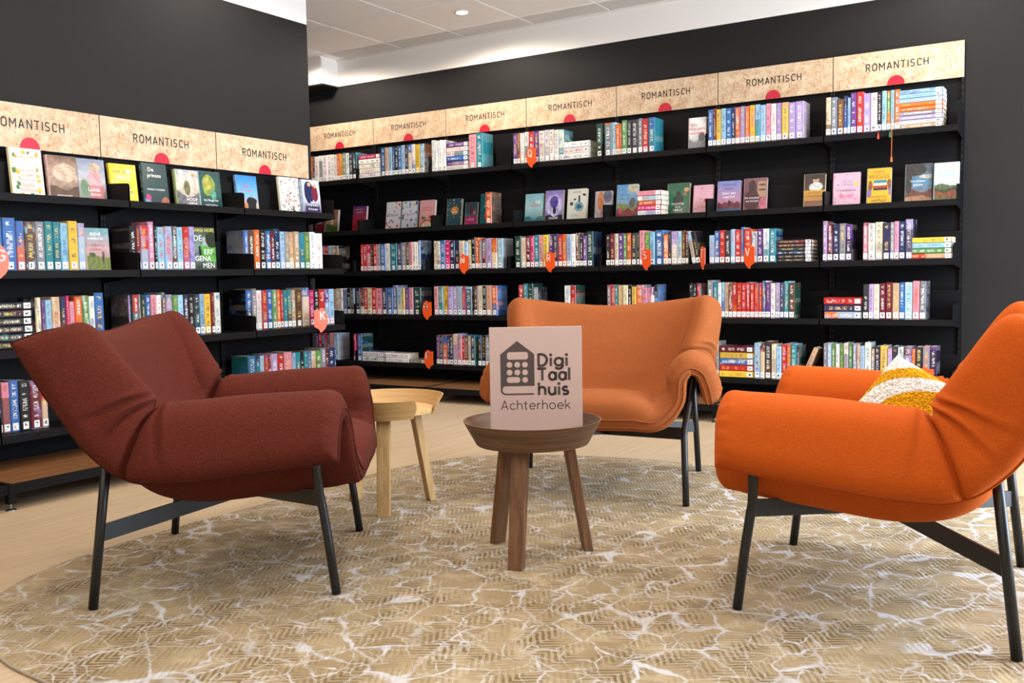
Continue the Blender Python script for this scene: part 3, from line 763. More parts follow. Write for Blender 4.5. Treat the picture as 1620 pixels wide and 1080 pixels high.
# ------------------------------------------------------------------ books shown with the front cover towards the room
def paint(spec, nx, ny, seed):
    """flat cover picture: colour bands, soft-edged shapes and speckle, as an array of vertex colours"""
    r = np.random.RandomState(seed); rr = random.Random(seed)
    U, V = np.meshgrid(np.linspace(0, 1, nx+1), np.linspace(0, 1, ny+1))
    def wave(f, n=4):
        s = np.zeros_like(U)
        for i in range(n):
            a, b, c = r.uniform(-1, 1, 2).tolist()+[r.uniform(0, 6.28)]; k = f*(1.7**i)
            s += np.sin(k*(a*U+b*1.5*V)+c+1.5*np.sin(k*.6*(b*U-a*V)+c*2))/(1.5**i)
        return s/2.2
    top, mid, bot = (np.array(linb(c)) for c in spec['bg']); nz = spec.get('nz', .12)
    q = (V*2)[..., None]
    C = np.where(q < 1, bot+(mid-bot)*q, mid+(top-mid)*(q-1))
    C = C*(1+nz*wave(16))[..., None]
    wu = U+.022*wave(11); wv = V+.018*wave(12); tex = (1+.35*wave(26, 5))[..., None]
    sh = list(spec.get('sh', []))
    if 'dots' in spec:
        n, cols, rad = spec['dots']
        for _ in range(n):
            x, y = rr.uniform(.03, .97), rr.uniform(.02, .98); c = rr.choice(cols); a = rr.uniform(.55, 1.0)
            sh.insert(0, ('e', x, y, rad*a, rad*.66*rr.uniform(.5, 1.1), c))
    for kind, *a, col in sh:
        cc = np.array(linb(col)); d = None
        if kind == 'e': d = ((wu-a[0])/a[2])**2+((wv-a[1])/a[3])**2 < 1; k = tex
        elif kind == 'r': d = (U >= a[0]) & (U <= a[2]) & (V >= a[1]) & (V <= a[3]); k = 1+(tex-1)*.25
        elif kind == 'h': d = wv < a[0]+a[1]*np.sin(a[2]*U+a[3]); k = tex
        C = np.where(d[..., None], cc*k, C)
    C = np.clip(C, 0, 1).reshape(-1, 3)
    return np.concatenate([C, np.ones((len(C), 1))], 1).ravel().tolist()
FCOL = dict(w=M['white_ink'], k=M['ink'], g=M['gold'], o=M['orange'], r=M['red_dot'])
def face_book(s, x, w, h, spec, label, seed, lean=9, turn=0, t=.028, push=0.0):
    left = s[0] == 'L'; r = random.Random(seed)
    d = w; cols = (linb(spec['spine']), linb(spec['spine']), lin(spec.get('ink', 'f0ece0')))
    y = push
    zb_ = ZS[s]+.0016+t*sin(radians(lean))            # a leaning book stands on its rear bottom edge
    loc = (x, FRONT[s]+.016+y, zb_) if not left else (FRONT[s]-.016-y, x, zb_)
    o = empty('display_book', loc, (radians(-lean), 0, (pi/2 if left else 0)+radians(turn)))
    tag(o, label, 'book', 'books displayed cover out')
    # body of the book: spine on the left, front cover towards -y; built by turning the upright book
    v, f, uv = cover_geo(t, h, d)
    v = [(p[1], t-p[0], p[2]) for p in v]; f = [tuple(reversed(q)) for q in f]; uv = [list(reversed(q)) for q in uv]
    f2 = [tuple(q) for q in f]
    me = bpy.data.meshes.new('cover'); me.from_pydata(v, [], [tuple(reversed(q)) for q in f2]); me.materials.append(M['cover']); fill(me, [list(reversed(q)) for q in uv], cols, r.random()); put('cover', me, o)
    a, b = pages_geo(t, h, d); a = [(p[1], t-p[0], p[2]) for p in a]
    m2 = bpy.data.meshes.new('pages'); m2.from_pydata(a, [], b); m2.materials.append(M['pages']); put('pages', m2, o)
    nx, ny = 56, 84
    vs_ = [(.006+(d-.0065)*i/nx, -.0006, .0008+(h-.0016)*j/ny) for j in range(ny+1) for i in range(nx+1)]
    fs_ = [(j*(nx+1)+i, j*(nx+1)+i+1, (j+1)*(nx+1)+i+1, (j+1)*(nx+1)+i) for j in range(ny) for i in range(nx)]
    mp = bpy.data.meshes.new('front_picture'); mp.from_pydata(vs_, [], fs_); mp.materials.append(M['print'])
    at = mp.attributes.new('col', 'FLOAT_COLOR', 'POINT'); at.data.foreach_set('color', paint(spec, nx, ny, seed))
    pic = put('front_picture', mp, o)
    for txt, size, cx, cy, col in spec.get('tx', []):
        vv, ff = font_mesh(txt, size*h)
        mx = max(abs(p[0]) for p in vv); kx = min(1.0, d*.47/mx)
        MB().add([(d*cx+p[0]*kx, -.0011, h*cy+p[1]) for p in vv], ff).build('cover_lettering', FCOL.get(col) or plain('ink_'+col, col, .5, var=.02), pic)
    return o
FACE = [
 ('L1',2.459,.150,.222,dict(bg=('f1ead8','efe8d4','eee6d0'),spine='efe3b4',dots=(44,('d8a828','4c7a3a','dcb030','3f6d36','f1ead8'),.085),sh=[('r',.25,.08,.77,.88,'f1ead8')],nz=.02,tx=[('Juliet Grames',.075,.5,.80,'b07a3a'),('De zeven',.085,.5,.52,'a8703a'),('of negen',.085,.5,.42,'a8703a'),('levens van',.085,.5,.32,'a8703a'),('Stella',.115,.5,.20,'b0603a'),('Fortuna',.115,.5,.10,'b0603a')]),'cream cover with lemons and leaves, leftmost display book on left wall',1),
 ('L1',2.634,.150,.204,dict(bg=('7a5a48','b89a80','4a3020'),spine='c8a0a0',sh=[('e',.55,.62,.4,.22,'cbb098'),('h',.25,.05,7,1,'5a3a22')],nz=.35,tx=[('KRISTIN HANNAH',.045,.5,.06,'w')]),'glossy brown landscape cover, second display book on left wall top shelf',2),
 ('L1',2.785,.148,.203,dict(bg=('8894a8','b8b4b8','6c7a68'),spine='9aa0aa',sh=[('e',.62,.80,.20,.10,'c8a88a'),('e',.60,.50,.24,.24,'d8a0a0'),('r',.38,.02,.90,.36,'c87878'),('e',.20,.30,.16,.2,'6f8a66')],nz=.2,tx=[('Liefde',.13,.55,.22,'w'),('duinen',.10,.6,.12,'w')]),'display book with a figure in a pink dress on its cover',3),
 ('L1',2.962,.150,.194,dict(bg=('f0cf30','f0cf30','f2d238'),spine='e8c428',sh=[('r',.62,.78,.78,.88,'f0ece0')],dots=(9,('f6e680','e8d8a0'),.05),nz=.03,tx=[('SNAP DE',.10,.36,.76,'3a6a9a'),('HINT',.20,.5,.58,'w'),('DAN',.11,.62,.36,'3a7a9a'),('BROWN',.11,.56,.24,'3a7a9a')]),'bright yellow display book with blue and white lettering',4),
 ('L1',3.150,.150,.214,dict(bg=('1f3d3c','21403e','1d3a38'),spine='23423f',sh=[('e',.84,.05,.18,.14,'a8604a'),('e',.10,.05,.16,.08,'6a9ab0'),('e',.16,.16,.10,.07,'c83a7a')],nz=.05,tx=[('De',.135,.36,.80,'w'),('prinses',.135,.48,.66,'w'),('WENDY HOLDEN',.062,.5,.34,'w')]),'dark green display book with white handwritten title and pink sticker',5),
 ('L1',3.352,.148,.198,dict(bg=('b8bcc0','d8c8b0','8a8a8c'),spine='8a9a5a',sh=[('e',.78,.86,.07,.05,'e09030'),('e',.48,.50,.14,.20,'6f6a48'),('h',.34,.10,5,2,'6a6a6c')],nz=.3,tx=[('HOOP',.12,.66,.15,'w'),('LIEFDE',.11,.66,.04,'w')]),'display book with a small figure on a grey rock under pale sky',6),
 ('L1',3.506,.148,.200,dict(bg=('2a4a4c','345a50','24444a'),spine='a8c0b8',sh=[('e',.42,.62,.30,.30,'8a9a40'),('e',.36,.66,.18,.18,'b0a850'),('e',.62,.36,.14,.14,'5a9a80')],nz=.25,tx=[('De Maagd van',.085,.5,.18,'w'),('NAZARETH',.075,.5,.04,'w')]),'display book with a green and yellow painted face on its cover',7),
 ('L1',3.772,.150,.200,dict(bg=('2f7fc8','6fb4e0','d8b080'),spine='5a94cc',sh=[('e',.66,.26,.26,.12,'1a181a'),('r',.46,0,.86,.22,'1c1a1c'),('e',.22,.12,.22,.12,'c87a40')],nz=.08,tx=[('Thuis',.12,.48,.66,'d83a5a'),('by the Beach',.09,.5,.54,'d83a5a')]),'bright blue display book with a black dog on a beach',8),
 ('L1',4.104,.160,.210,dict(bg=('ece6dc','efe9e0','e8e2d6'),spine='e2d8c4',dots=(52,('2a3a3a','6a7a4a','b85a3a','2a4a3a','8a7a6a'),.045),nz=.02,tx=[('Anna',.10,.42,.44,'d8504a'),('James',.19,.54,.28,'d8504a')]),'white display book scattered with small leaves, right end of left wall',9),
 ('L1',4.290,.150,.205,dict(bg=('c8d0e0','d8dce8','5a3a6a'),spine='8aa0c0',sh=[('e',.36,.62,.28,.34,'1c2450'),('e',.40,.86,.10,.07,'c89878'),('e',.70,.60,.18,.26,'7a2038'),('e',.72,.82,.09,.07,'d8a080'),('r',.1,.0,.9,.26,'28264e')],nz=.12,tx=[('Een',.07,.5,.30,'w'),('Onderduiker',.10,.52,.20,'w'),('Koloniaal',.10,.52,.08,'w')]),'display book with a couple in navy and red, beside the scattered leaves cover',10),
 ('L2',2.766,.130,.202,dict(bg=('6aa8b0','c8a0a0','4a6a3a'),spine='d0b0a0',sh=[('h',.32,.03,6,0,'6f7a3a'),('e',.24,.36,.14,.06,'4a5a30'),('e',.70,.30,.05,.14,'5a3040')],nz=.15,tx=[('IRENE',.11,.44,.82,'w'),('HANNON',.09,.44,.72,'w'),('Cranberry-',.12,.44,.56,'8a3a4a'),('zomer',.11,.44,.46,'8a3a4a')]),'display book with a sunset meadow, between upright rows on left wall',11),
 ('L2',3.396,.152,.224,dict(bg=('3a4a3a','7a8a88','2a3a26'),spine='d8d0b0',sh=[('e',.75,.45,.5,.28,'5aa044'),('r',.42,.56,.72,.78,'a8b0b4'),('e',.85,.72,.3,.2,'28341f'),('e',.28,.42,.07,.16,'14181a')],nz=.4,tx=[('ANNA HOPE',.115,.5,.90,'e8d84a'),('DE',.20,.24,.68,'w'),('ERF',.18,.68,.36,'w'),('GENA',.18,.42,.20,'w'),('MEN',.18,.66,.03,'w')]),'green garden display book with large white title on left wall second shelf',12),
 ('B2',-5.763,.110,.19,dict(bg=('7a1f2c','8a2030','6a1a28'),spine='d8d0c0',tx=[('ORIT',.14,.5,.4,'w')]),'dark red display book, first on back wall second shelf',13),
 ('B2',-5.640,.130,.19,dict(bg=('c86a5a','e0a070','4a6a3a'),spine='c8c8c8',sh=[('e',.5,.45,.16,.12,'e8d8c0'),('h',.3,.06,5,1,'56703c')],nz=.2),'display book with orange sky and green field behind the left shelf end',14),
 ('B2',-5.347,.148,.205,dict(bg=('5a3a7a','b03048','b82838'),spine='c0303a',nz=.15,tx=[('CARLENKA',.085,.5,.84,'e8b0a0'),('LARSEN',.10,.5,.72,'e8b0a0')]),'purple to red display book with pale title on back wall second shelf',15),
 ('B2',-4.988,.148,.22,dict(bg=('ece6e2','ece6e2','e8e0dc'),spine='e8e0d8',dots=(26,('d83a3a','3a4a9a','d8a030','ece6e2','7a3a7a'),.075),sh=[('r',.14,.34,.9,.76,'ece6e2')],nz=.02,tx=[('Jill',.12,.6,.60,'3a3a7a'),('Mansell',.15,.52,.47,'3a3a7a')]),'white display book with red and blue flowers and navy title',16),
 ('B2',-4.825,.152,.218,dict(bg=('dfe4ec','dfe4ec','d8dce8'),spine='7a90c0',dots=(30,('3a4a9a','e8c030','6a80c0','dfe4ec','2a3a6a'),.075),sh=[('r',.14,.34,.9,.76,'e4e8ee')],nz=.02,tx=[('Jill',.12,.6,.60,'c8286a'),('Mansell',.15,.52,.47,'c8286a')]),'white display book with blue and yellow flowers and magenta title',17),
 ('B2',-4.646,.148,.216,dict(bg=('e8a8a8','e8a4a0','eab0a0'),spine='d8d0c8',sh=[('e',.5,.0,.44,.30,'d8605a'),('e',.5,.0,.34,.22,'f0e0c0'),('r',.14,.30,.36,.40,'4a7a7a'),('r',.64,.32,.86,.42,'c85a3a')],nz=.05,tx=[('VERLIEFD IN',.07,.5,.70,'c84a5a'),('FLORENCE',.09,.5,.60,'c84a5a')]),'salmon pink display book with arched picture on back wall second shelf',18),
 ('B2',-4.380,.138,.21,dict(bg=('2f5058','34585c','2a4a52'),spine='c8c4b8',dots=(22,('a8b8a8','e8e0d0','6a8a80','2f5058'),.045),sh=[('e',.55,.56,.26,.16,'d8883a')],nz=.05,tx=[('Een',.085,.55,.58,'w'),('Sterke',.09,.55,.48,'w')]),'dark green display book with orange badge on back wall second shelf',19),
 ('B2',-4.205,.110,.175,dict(bg=('2a5068','30607a','b8307a'),spine='c8c0b0',sh=[('r',0,.10,1,.36,'b8307a'),('e',.45,.7,.18,.22,'6a3a3a'),('e',.8,.55,.12,.09,'d8604a')],nz=.2,tx=[('LIEFDE',.12,.5,.2,'e8c8a0')]),'small blue and magenta display book on back wall second shelf',20),
 ('B2',-4.067,.112,.232,dict(bg=('1f6a78','20707c','1e6874'),spine='2a7080',sh=[('e',.7,.35,.3,.12,'d8583a'),('e',.5,.25,.18,.09,'c84a34')],nz=.05,tx=[('ONS',.1,.62,.66,'w'),('BOEK',.1,.62,.56,'w')]),'teal display book behind an orange spine on back wall second shelf',21),
 ('B2',-3.668,.154,.206,dict(bg=('8ac0c8','a8d0d4','5a8a90'),spine='4a8a90',sh=[('h',.14,.05,9,0,'34707a'),('e',.8,.26,.08,.04,'d88a4a'),('e',.7,.70,.16,.05,'d0e4e4')],nz=.1,tx=[('LIEFS UIT',.08,.55,.66,'c8606a'),('LONDEN',.13,.5,.52,'c8606a')]),'pale turquoise display book with pink title and harbour picture',22),
 ('B2',-3.496,.148,.22,dict(bg=('8a78c0','b8a8d8','3a2a70'),spine='d8d0d0',sh=[('e',.5,.5,.44,.36,'c8bce0'),('e',.5,.62,.22,.2,'5a48a0'),('e',.52,.34,.09,.14,'1c1830'),('h',.16,.03,9,0,'1c1830')],nz=.15,tx=[('MAAN',.12,.5,.58,'2a1a5a'),('ONDER',.10,.5,.05,'w')]),'purple display book with a dark figure before a pale moon',23),
 ('B2',-3.313,.156,.22,dict(bg=('e4dfd0','e6e2d4','dcd8c8'),spine='e0dccc',sh=[('e',.6,.42,.24,.16,'7fb0c0'),('e',.6,.42,.12,.08,'2a5a6a'),('r',.56,.56,.66,.78,'2a2a34'),('e',.85,.80,.09,.05,'3a3a3a'),('e',.2,.52,.10,.05,'4a4a44'),('e',.38,.66,.06,.04,'4a4a44')],nz=.03,tx=[('ANDER',.09,.5,.86,'6a7a7a'),('LEVEN',.09,.4,.10,'5a9ab0')]),'cream display book with butterflies and a blue flower on its cover',24),
 ('B2',-3.090,.132,.19,dict(bg=('c8b0b8','b8a8b4','c8bcc0'),spine='c0b0b4',sh=[('e',.32,.65,.20,.34,'c07840'),('e',.75,.8,.26,.24,'5a607a'),('e',.45,.2,.12,.2,'b87a7a')],nz=.2),'display book with tan and slate brush shapes on a mauve cover',25),
 ('B2',-2.923,.160,.225,dict(bg=('4a98d0','86bce0','5a3a34'),spine='9ac0d8',sh=[('e',.85,.88,.34,.16,'c8c0a0'),('h',.38,.03,5,1,'8a9a50'),('e',.75,.42,.14,.16,'6a6470'),('h',.22,.05,14,0,'8a2a34'),('e',.16,.18,.11,.08,'d8486a')],nz=.2,tx=[('DE',.09,.4,.74,'3a78b0'),('EERSTE',.095,.42,.64,'3a78b0'),('VROUW',.10,.42,.53,'3a78b0')]),'blue sky display book with blossom and red flowers beside a pile',26),
 ('B2',-2.545,.158,.208,dict(bg=('1f5a40','2a6a4a','16402c'),spine='c8c0a0',sh=[('e',.50,.66,.12,.10,'0c1c18'),('e',.50,.46,.24,.18,'0e241c'),('e',.86,.78,.12,.07,'d8a06a'),('e',.80,.64,.07,.05,'c8684a')],nz=.12,tx=[('DOCHTER',.09,.5,.30,'w'),('van de',.07,.5,.21,'w'),('LIBELLE',.095,.5,.10,'w')]),'green display book with a dark silhouette and white title',27),
 ('B2',-2.360,.136,.185,dict(bg=('e0a8b8','e2acb8','dca0b0'),spine='d8a0b0',dots=(10,('e8c8a8','c85a5a','e0a8b8','f0d0d0'),.05),sh=[('e',.6,.45,.08,.06,'c84a50')],nz=.06,tx=[('Zomer',.13,.5,.18,'c83a4a')]),'plain pale pink display book on back wall second shelf',28),
 ('B2',-2.195,.158,.20,dict(bg=('7a86c4','b08aa8','c86a6a'),spine='b09ab8',sh=[('h',.28,.03,24,0,'6a2a3a'),('r',0,0,1,.09,'3a5a7a'),('e',.5,.26,.07,.10,'3a1a2a')],nz=.08,tx=[('VanTheresa',.095,.5,.84,'3a3a70'),('Thugnis',.095,.5,.72,'3a3a70'),('Door een',.115,.5,.56,'w'),('roze bril',.115,.5,.44,'w')]),'blue to pink display book with white script title above a bridge',29),
 ('B2',-2.018,.150,.206,dict(bg=('7a5058','6a3a44','7a3a48'),spine='c8a0a8',sh=[('r',.60,.40,.98,.90,'b08a6a'),('r',.66,.60,.94,.66,'5a3a30'),('r',.66,.76,.94,.82,'5a3a30'),('e',.36,.72,.18,.22,'3a2024'),('e',.34,.3,.36,.34,'4a1c28'),('e',.86,.2,.2,.2,'c8687a')],nz=.2,tx=[('De vrouwen',.09,.38,.36,'w'),('van het bed',.085,.38,.26,'w')]),'display book with a dark haired figure before a bookcase',30),
 ('B2',-1.635,.130,.206,dict(bg=('2a1a12','4a2c1a','c88a2a'),spine='d8c8a0',sh=[('e',.55,.82,.16,.14,'c89878'),('e',.55,.92,.20,.08,'1a1010'),('e',.55,.60,.34,.14,'d8d0c8'),('r',0,.20,1,.50,'d89a2a'),('r',0,0,1,.19,'8a4a1a')],nz=.12,tx=[('DE ECHTE',.085,.5,.40,'7a4a1a'),('ZOMERVROUW',.08,.5,.30,'7a4a1a')]),'display book with a seated figure above a mustard band',31),
 ('B2',-1.459,.160,.20,dict(bg=('e4b4c4','e6b8c6','e2b0c0'),spine='dca8bc',dots=(28,('6a5a7a','c86a5a','d8b030','3a4a5a','e4b4c4'),.032),sh=[('r',.22,.10,.82,.88,'e4b4c4'),('e',.85,.66,.08,.06,'e0c040')],nz=.02,tx=[('Anne',.12,.54,.70,'7a8a9a'),('West',.13,.56,.58,'7a8a9a'),("IT'S RAINING",.10,.5,.42,'2a2a34'),('Britt!',.20,.52,.22,'d8285a')]),'pink display book with doodles and a bright pink name',32),
 ('B2',-1.260,.138,.214,dict(bg=('e4b42c','e6b830','e2b028'),spine='d8d0b0',sh=[('r',.26,.58,.82,.66,'3a8a9a'),('r',.26,.50,.82,.58,'e0d8b0'),('r',.24,.43,.84,.50,'b83a34'),('r',.24,.37,.84,.43,'2a2a3a'),('e',.12,.5,.10,.16,'8a5030'),('e',.94,.52,.10,.16,'8a5030'),('e',.98,.34,.1,.12,'8a6aa0'),('e',.06,.30,.1,.12,'8a6aa0')],nz=.06,tx=[('SUSAN',.10,.5,.86,'b8502a'),('WIGGS',.17,.5,.70,'a83a24'),('HET GESTOLEN',.06,.5,.17,'8a3a24'),('verhaal',.14,.52,.05,'8a3a24')]),'yellow display book with a pile of coloured books on its cover',33),
 ('B2',-1.046,.148,.222,dict(bg=('4a4a50','5a8aa8','8a5a48'),spine='7aa0a8',sh=[('h',.30,.06,6,1,'6a4034'),('e',.3,.86,.5,.18,'34302e'),('e',.12,.55,.12,.35,'3a3230'),('e',.78,.66,.26,.05,'c8bcb0'),('h',.12,.03,4,0,'b08060')],nz=.3,tx=[('Corsicaans',.08,.48,.52,'w'),('geheim',.08,.5,.42,'w')]),'display book with a tree over a blue bay, near the right end',34),
 ('B2',-.890,.136,.218,dict(bg=('c8d8e2','d4dfe6','5a6a34'),spine='c8d8e0',sh=[('h',.40,.03,6,0,'5a7048'),('h',.30,.03,7,2,'3f4a2c'),('h',.22,.03,9,1,'a8543a'),('h',.12,.04,5,1,'7a6a3a')],nz=.2,tx=[('DE FAMILIE',.085,.5,.72,'4a90b8'),('RECHTER',.085,.5,.62,'4a90b8')]),'pale sky display book with a village, rightmost on back wall second shelf',35),
 ('B1',-2.390,.124,.198,dict(bg=('e4e0dc','dedad6','6a6a6c'),spine='c89a98',sh=[('h',.26,.06,8,2,'77777a'),('e',.74,.36,.2,.14,'5a5a5e')],nz=.25,tx=[('EEN',.12,.30,.72,'c83a44'),('VERLOREN',.115,.5,.58,'c83a44'),('VRIENDIN',.115,.5,.44,'c83a44')]),'grey and white display book with red title on back wall top shelf',36),
]
for q in FACE:
    sh = q[0]; psh = {9: .08, 10: .045, 35: .10}.get(q[6], .134 if sh == 'L1' else .118 if sh == 'B2' else .07 if sh == 'L2' else .004)
    if psh > .01:                       # display books stand well back on the shelf
        k = 1+psh/abs(FRONT[sh]); q = (sh, q[1]*k, q[2]*k, q[3]*k, *q[4:])
    face_book(sh, q[1], q[2], q[3], q[4], q[5], q[6], lean=(6 if sh == 'L1' else 8 if sh == 'B2' else 3), turn=(-2 if sh == 'L1' else 2 if sh == 'B2' else 0), t=.024, push=psh)
book('paperback_book', .052, .235, .142, 'O', (-4.015, FRONT['B2']+.030, ZS['B2']+.0013), (0, 0, 0), 'orange spined book with dark cover standing right of the teal display book', None, random.Random(3), cols=(lin('c8603a'), lin('2a1c1a'), lin('e8d8c0')))

# small far books left over: one object
me = bpy.data.meshes.new('distant_books'); me.from_pydata(Rest.v, [], Rest.f)
for m in ('cover', 'pages', 'label'): me.materials.append(M[m])
me.polygons.foreach_set('material_index', Rest.mi)
l = me.uv_layers.new(name='UVMap'); l.data.foreach_set('uv', [q for fa in Rest.uv for p in fa for q in p])
for nm, cc in (('c1', Rest.c1), ('c2', Rest.c2), ('c3', Rest.c3)):
    a = me.attributes.new(nm, 'FLOAT_COLOR', 'POINT'); a.data.foreach_set('color', [q for c in cc for q in c])
a = me.attributes.new('rnd', 'FLOAT', 'POINT'); a.data.foreach_set('value', Rest.r)
tag(put('distant_books', me), 'the smallest thin upright books filling gaps along the farther shelves', 'books', kind='stuff')

# ------------------------------------------------------------------ orange letter tabs clipped to the shelf fronts
def marker(s, ch, x, label, turn=0, glyph=True):
    left = s[0] == 'L'
    off = .0065+.050*sin(radians(abs(turn)))                  # a turned tab touches the lip with one edge only
    loc = (x, FRONT[s]-off, ZS[s]) if not left else (FRONT[s]+off, x, ZS[s])
    o = empty('letter_tab', loc, (0, 0, (pi/2 if left else 0)+radians(turn)))
    tag(o, label, 'shelf tab', 'orange letter tabs')
    pts = arc(0, .040, .043, .058, 20, 340, 30)
    sgn = -1 if left else 1
    out = [(.045*sgn, .095), (.012*sgn, .094)]+[(sgn*p[0], p[1]) for p in arc(0, .040, .038, .064, 70, 250, 18)]+[(-.004*sgn, -.030), (.010*sgn, -.034), (.014*sgn, -.018), (.045*sgn, .000)]
    out = [(q[0]*1.06, q[1]*1.08) for q in out]; n = len(out); mb = MB()
    mb.add([(p[0], -.003, p[1]) for p in out]+[(p[0], 0, p[1]) for p in out], [tuple(range(n)), tuple(range(2*n-1, n-1, -1))]+[(i, (i+1) % n, n+(i+1) % n, n+i) for i in range(n)])
    mb.build('tab', M['orange'], o)
    if glyph:
        m2, w = stroke_text(ch, .046, .15, .1); m2.v = [(v[0]-w/2-.008*sgn, -.0036, v[1]+.044) for v in m2.v]; m2.build('letter', M['white_ink'], o)
    return o
marker('B1', 'Q', -3.580, 'orange shelf tab with white letter Q on the back wall top shelf', -8)
for ch, x, tn in (('N', -4.145, 0), ('R', -3.390, -9), ('S', -2.640, -24)): marker('B3', ch, x, 'orange shelf tab with white letter %s on the back wall third shelf' % ch, tn)
marker('B3', 'T', -2.236, 'orange shelf tab turned nearly edge on with letter T', -48)
marker('B3', 'V', -1.938, 'orange shelf tab with white letter V on the back wall third shelf', -24)
marker('B4', 'O', -4.505, 'orange shelf tab with white letter O on the back wall fourth shelf')
marker('B5', 'P', -4.500, 'orange shelf tab with white letter P on the back wall bottom shelf')
marker('L3', 'K', 4.305, 'orange shelf tab with white letter K on the left wall', -22)
marker('L2', 'G', 2.325, 'orange shelf tab cut by the left picture edge, white letter G', -10)
marker('B5', '', -.905, 'orange blank tab just behind the tufted cushion', glyph=False)
# ribbon bookmarks hanging from the top shelf at the right
def ribbon(x, top, ln, mat, label):
    o = empty('bookmark_ribbon', (x, FRONT['B1']-.006, top)); tag(o, label, 'bookmark', 'ribbon bookmarks')
    MB().tube([(0, .004, .0), (0, -.001, -.02), (.001, 0, -ln*.5), (0, 0, -ln+.03)], .0018, 6).build('cord', mat, o)
    MB().tube([(0, 0, -ln+.032), (0, 0, -ln+.024), (0, 0, -ln)], [.002, .005, .0065], 8).build('tassel', mat, o)
ribbon(-1.115, ZS['B1']+.07, .255, M['orange_cloth'], 'long orange bookmark tassel hanging below the top shelf at right')
ribbon(-1.190, ZS['B1']-.001, .045, M['red_cloth'], 'short red bookmark tassel hanging over the top shelf edge')
ribbon(-1.125, ZS['B1']-.001, .040, M['green_cloth'], 'short dark green bookmark tassel hanging over the top shelf edge')

# ------------------------------------------------------------------ lounge chairs (local: +x forward, +y left)
# one padded sheet: rows from the seat front (0) to the top of the back (8), columns from the middle (0) over the arm ridge (5) to the outer edge (8)
SHEET = [
 [(.425,0,.348),(.425,.13,.348),(.420,.232,.352),(.405,.303,.425),(.395,.315,.515),(.385,.358,.563),(.378,.415,.545),(.372,.445,.485),(.368,.460,.418)],
 [(.335,0,.376),(.335,.13,.374),(.332,.235,.372),(.325,.305,.430),(.320,.316,.520),(.315,.360,.566),(.312,.416,.546),(.308,.444,.480),(.306,.458,.410)],
 [(.13,0,.362),(.13,.13,.360),(.13,.238,.362),(.13,.306,.425),(.125,.318,.518),(.12,.360,.560),(.118,.417,.540),(.115,.445,.470),(.112,.456,.386)],
 [(-.07,0,.338),(-.07,.13,.338),(-.07,.240,.346),(-.065,.308,.418),(-.062,.320,.510),(-.06,.362,.548),(-.062,.418,.528),(-.068,.446,.455),(-.075,.455,.368)],
 [(-.215,0,.362),(-.21,.13,.365),(-.195,.250,.385),(-.165,.316,.450),(-.148,.332,.520),(-.145,.370,.552),(-.168,.416,.528),(-.195,.438,.455),(-.215,.444,.376)],
 [(-.285,0,.475),(-.280,.14,.478),(-.262,.275,.495),(-.225,.338,.545),(-.200,.362,.588),(-.200,.394,.612),(-.236,.422,.588),(-.280,.434,.525),(-.318,.440,.452)],
 [(-.335,0,.600),(-.332,.15,.602),(-.315,.285,.612),(-.278,.365,.642),(-.250,.394,.668),(-.250,.422,.684),(-.292,.445,.660),(-.345,.453,.618),(-.392,.456,.570)],
 [(-.380,0,.710),(-.376,.15,.714),(-.362,.290,.728),(-.332,.380,.745),(-.308,.412,.757),(-.308,.436,.766),(-.350,.460,.746),(-.400,.470,.712),(-.446,.477,.680)],
 [(-.412,0,.770),(-.410,.15,.778),(-.400,.295,.796),(-.380,.375,.808),(-.362,.412,.810),(-.362,.437,.812),(-.402,.463,.802),(-.448,.476,.786),(-.490,.486,.770)],
]
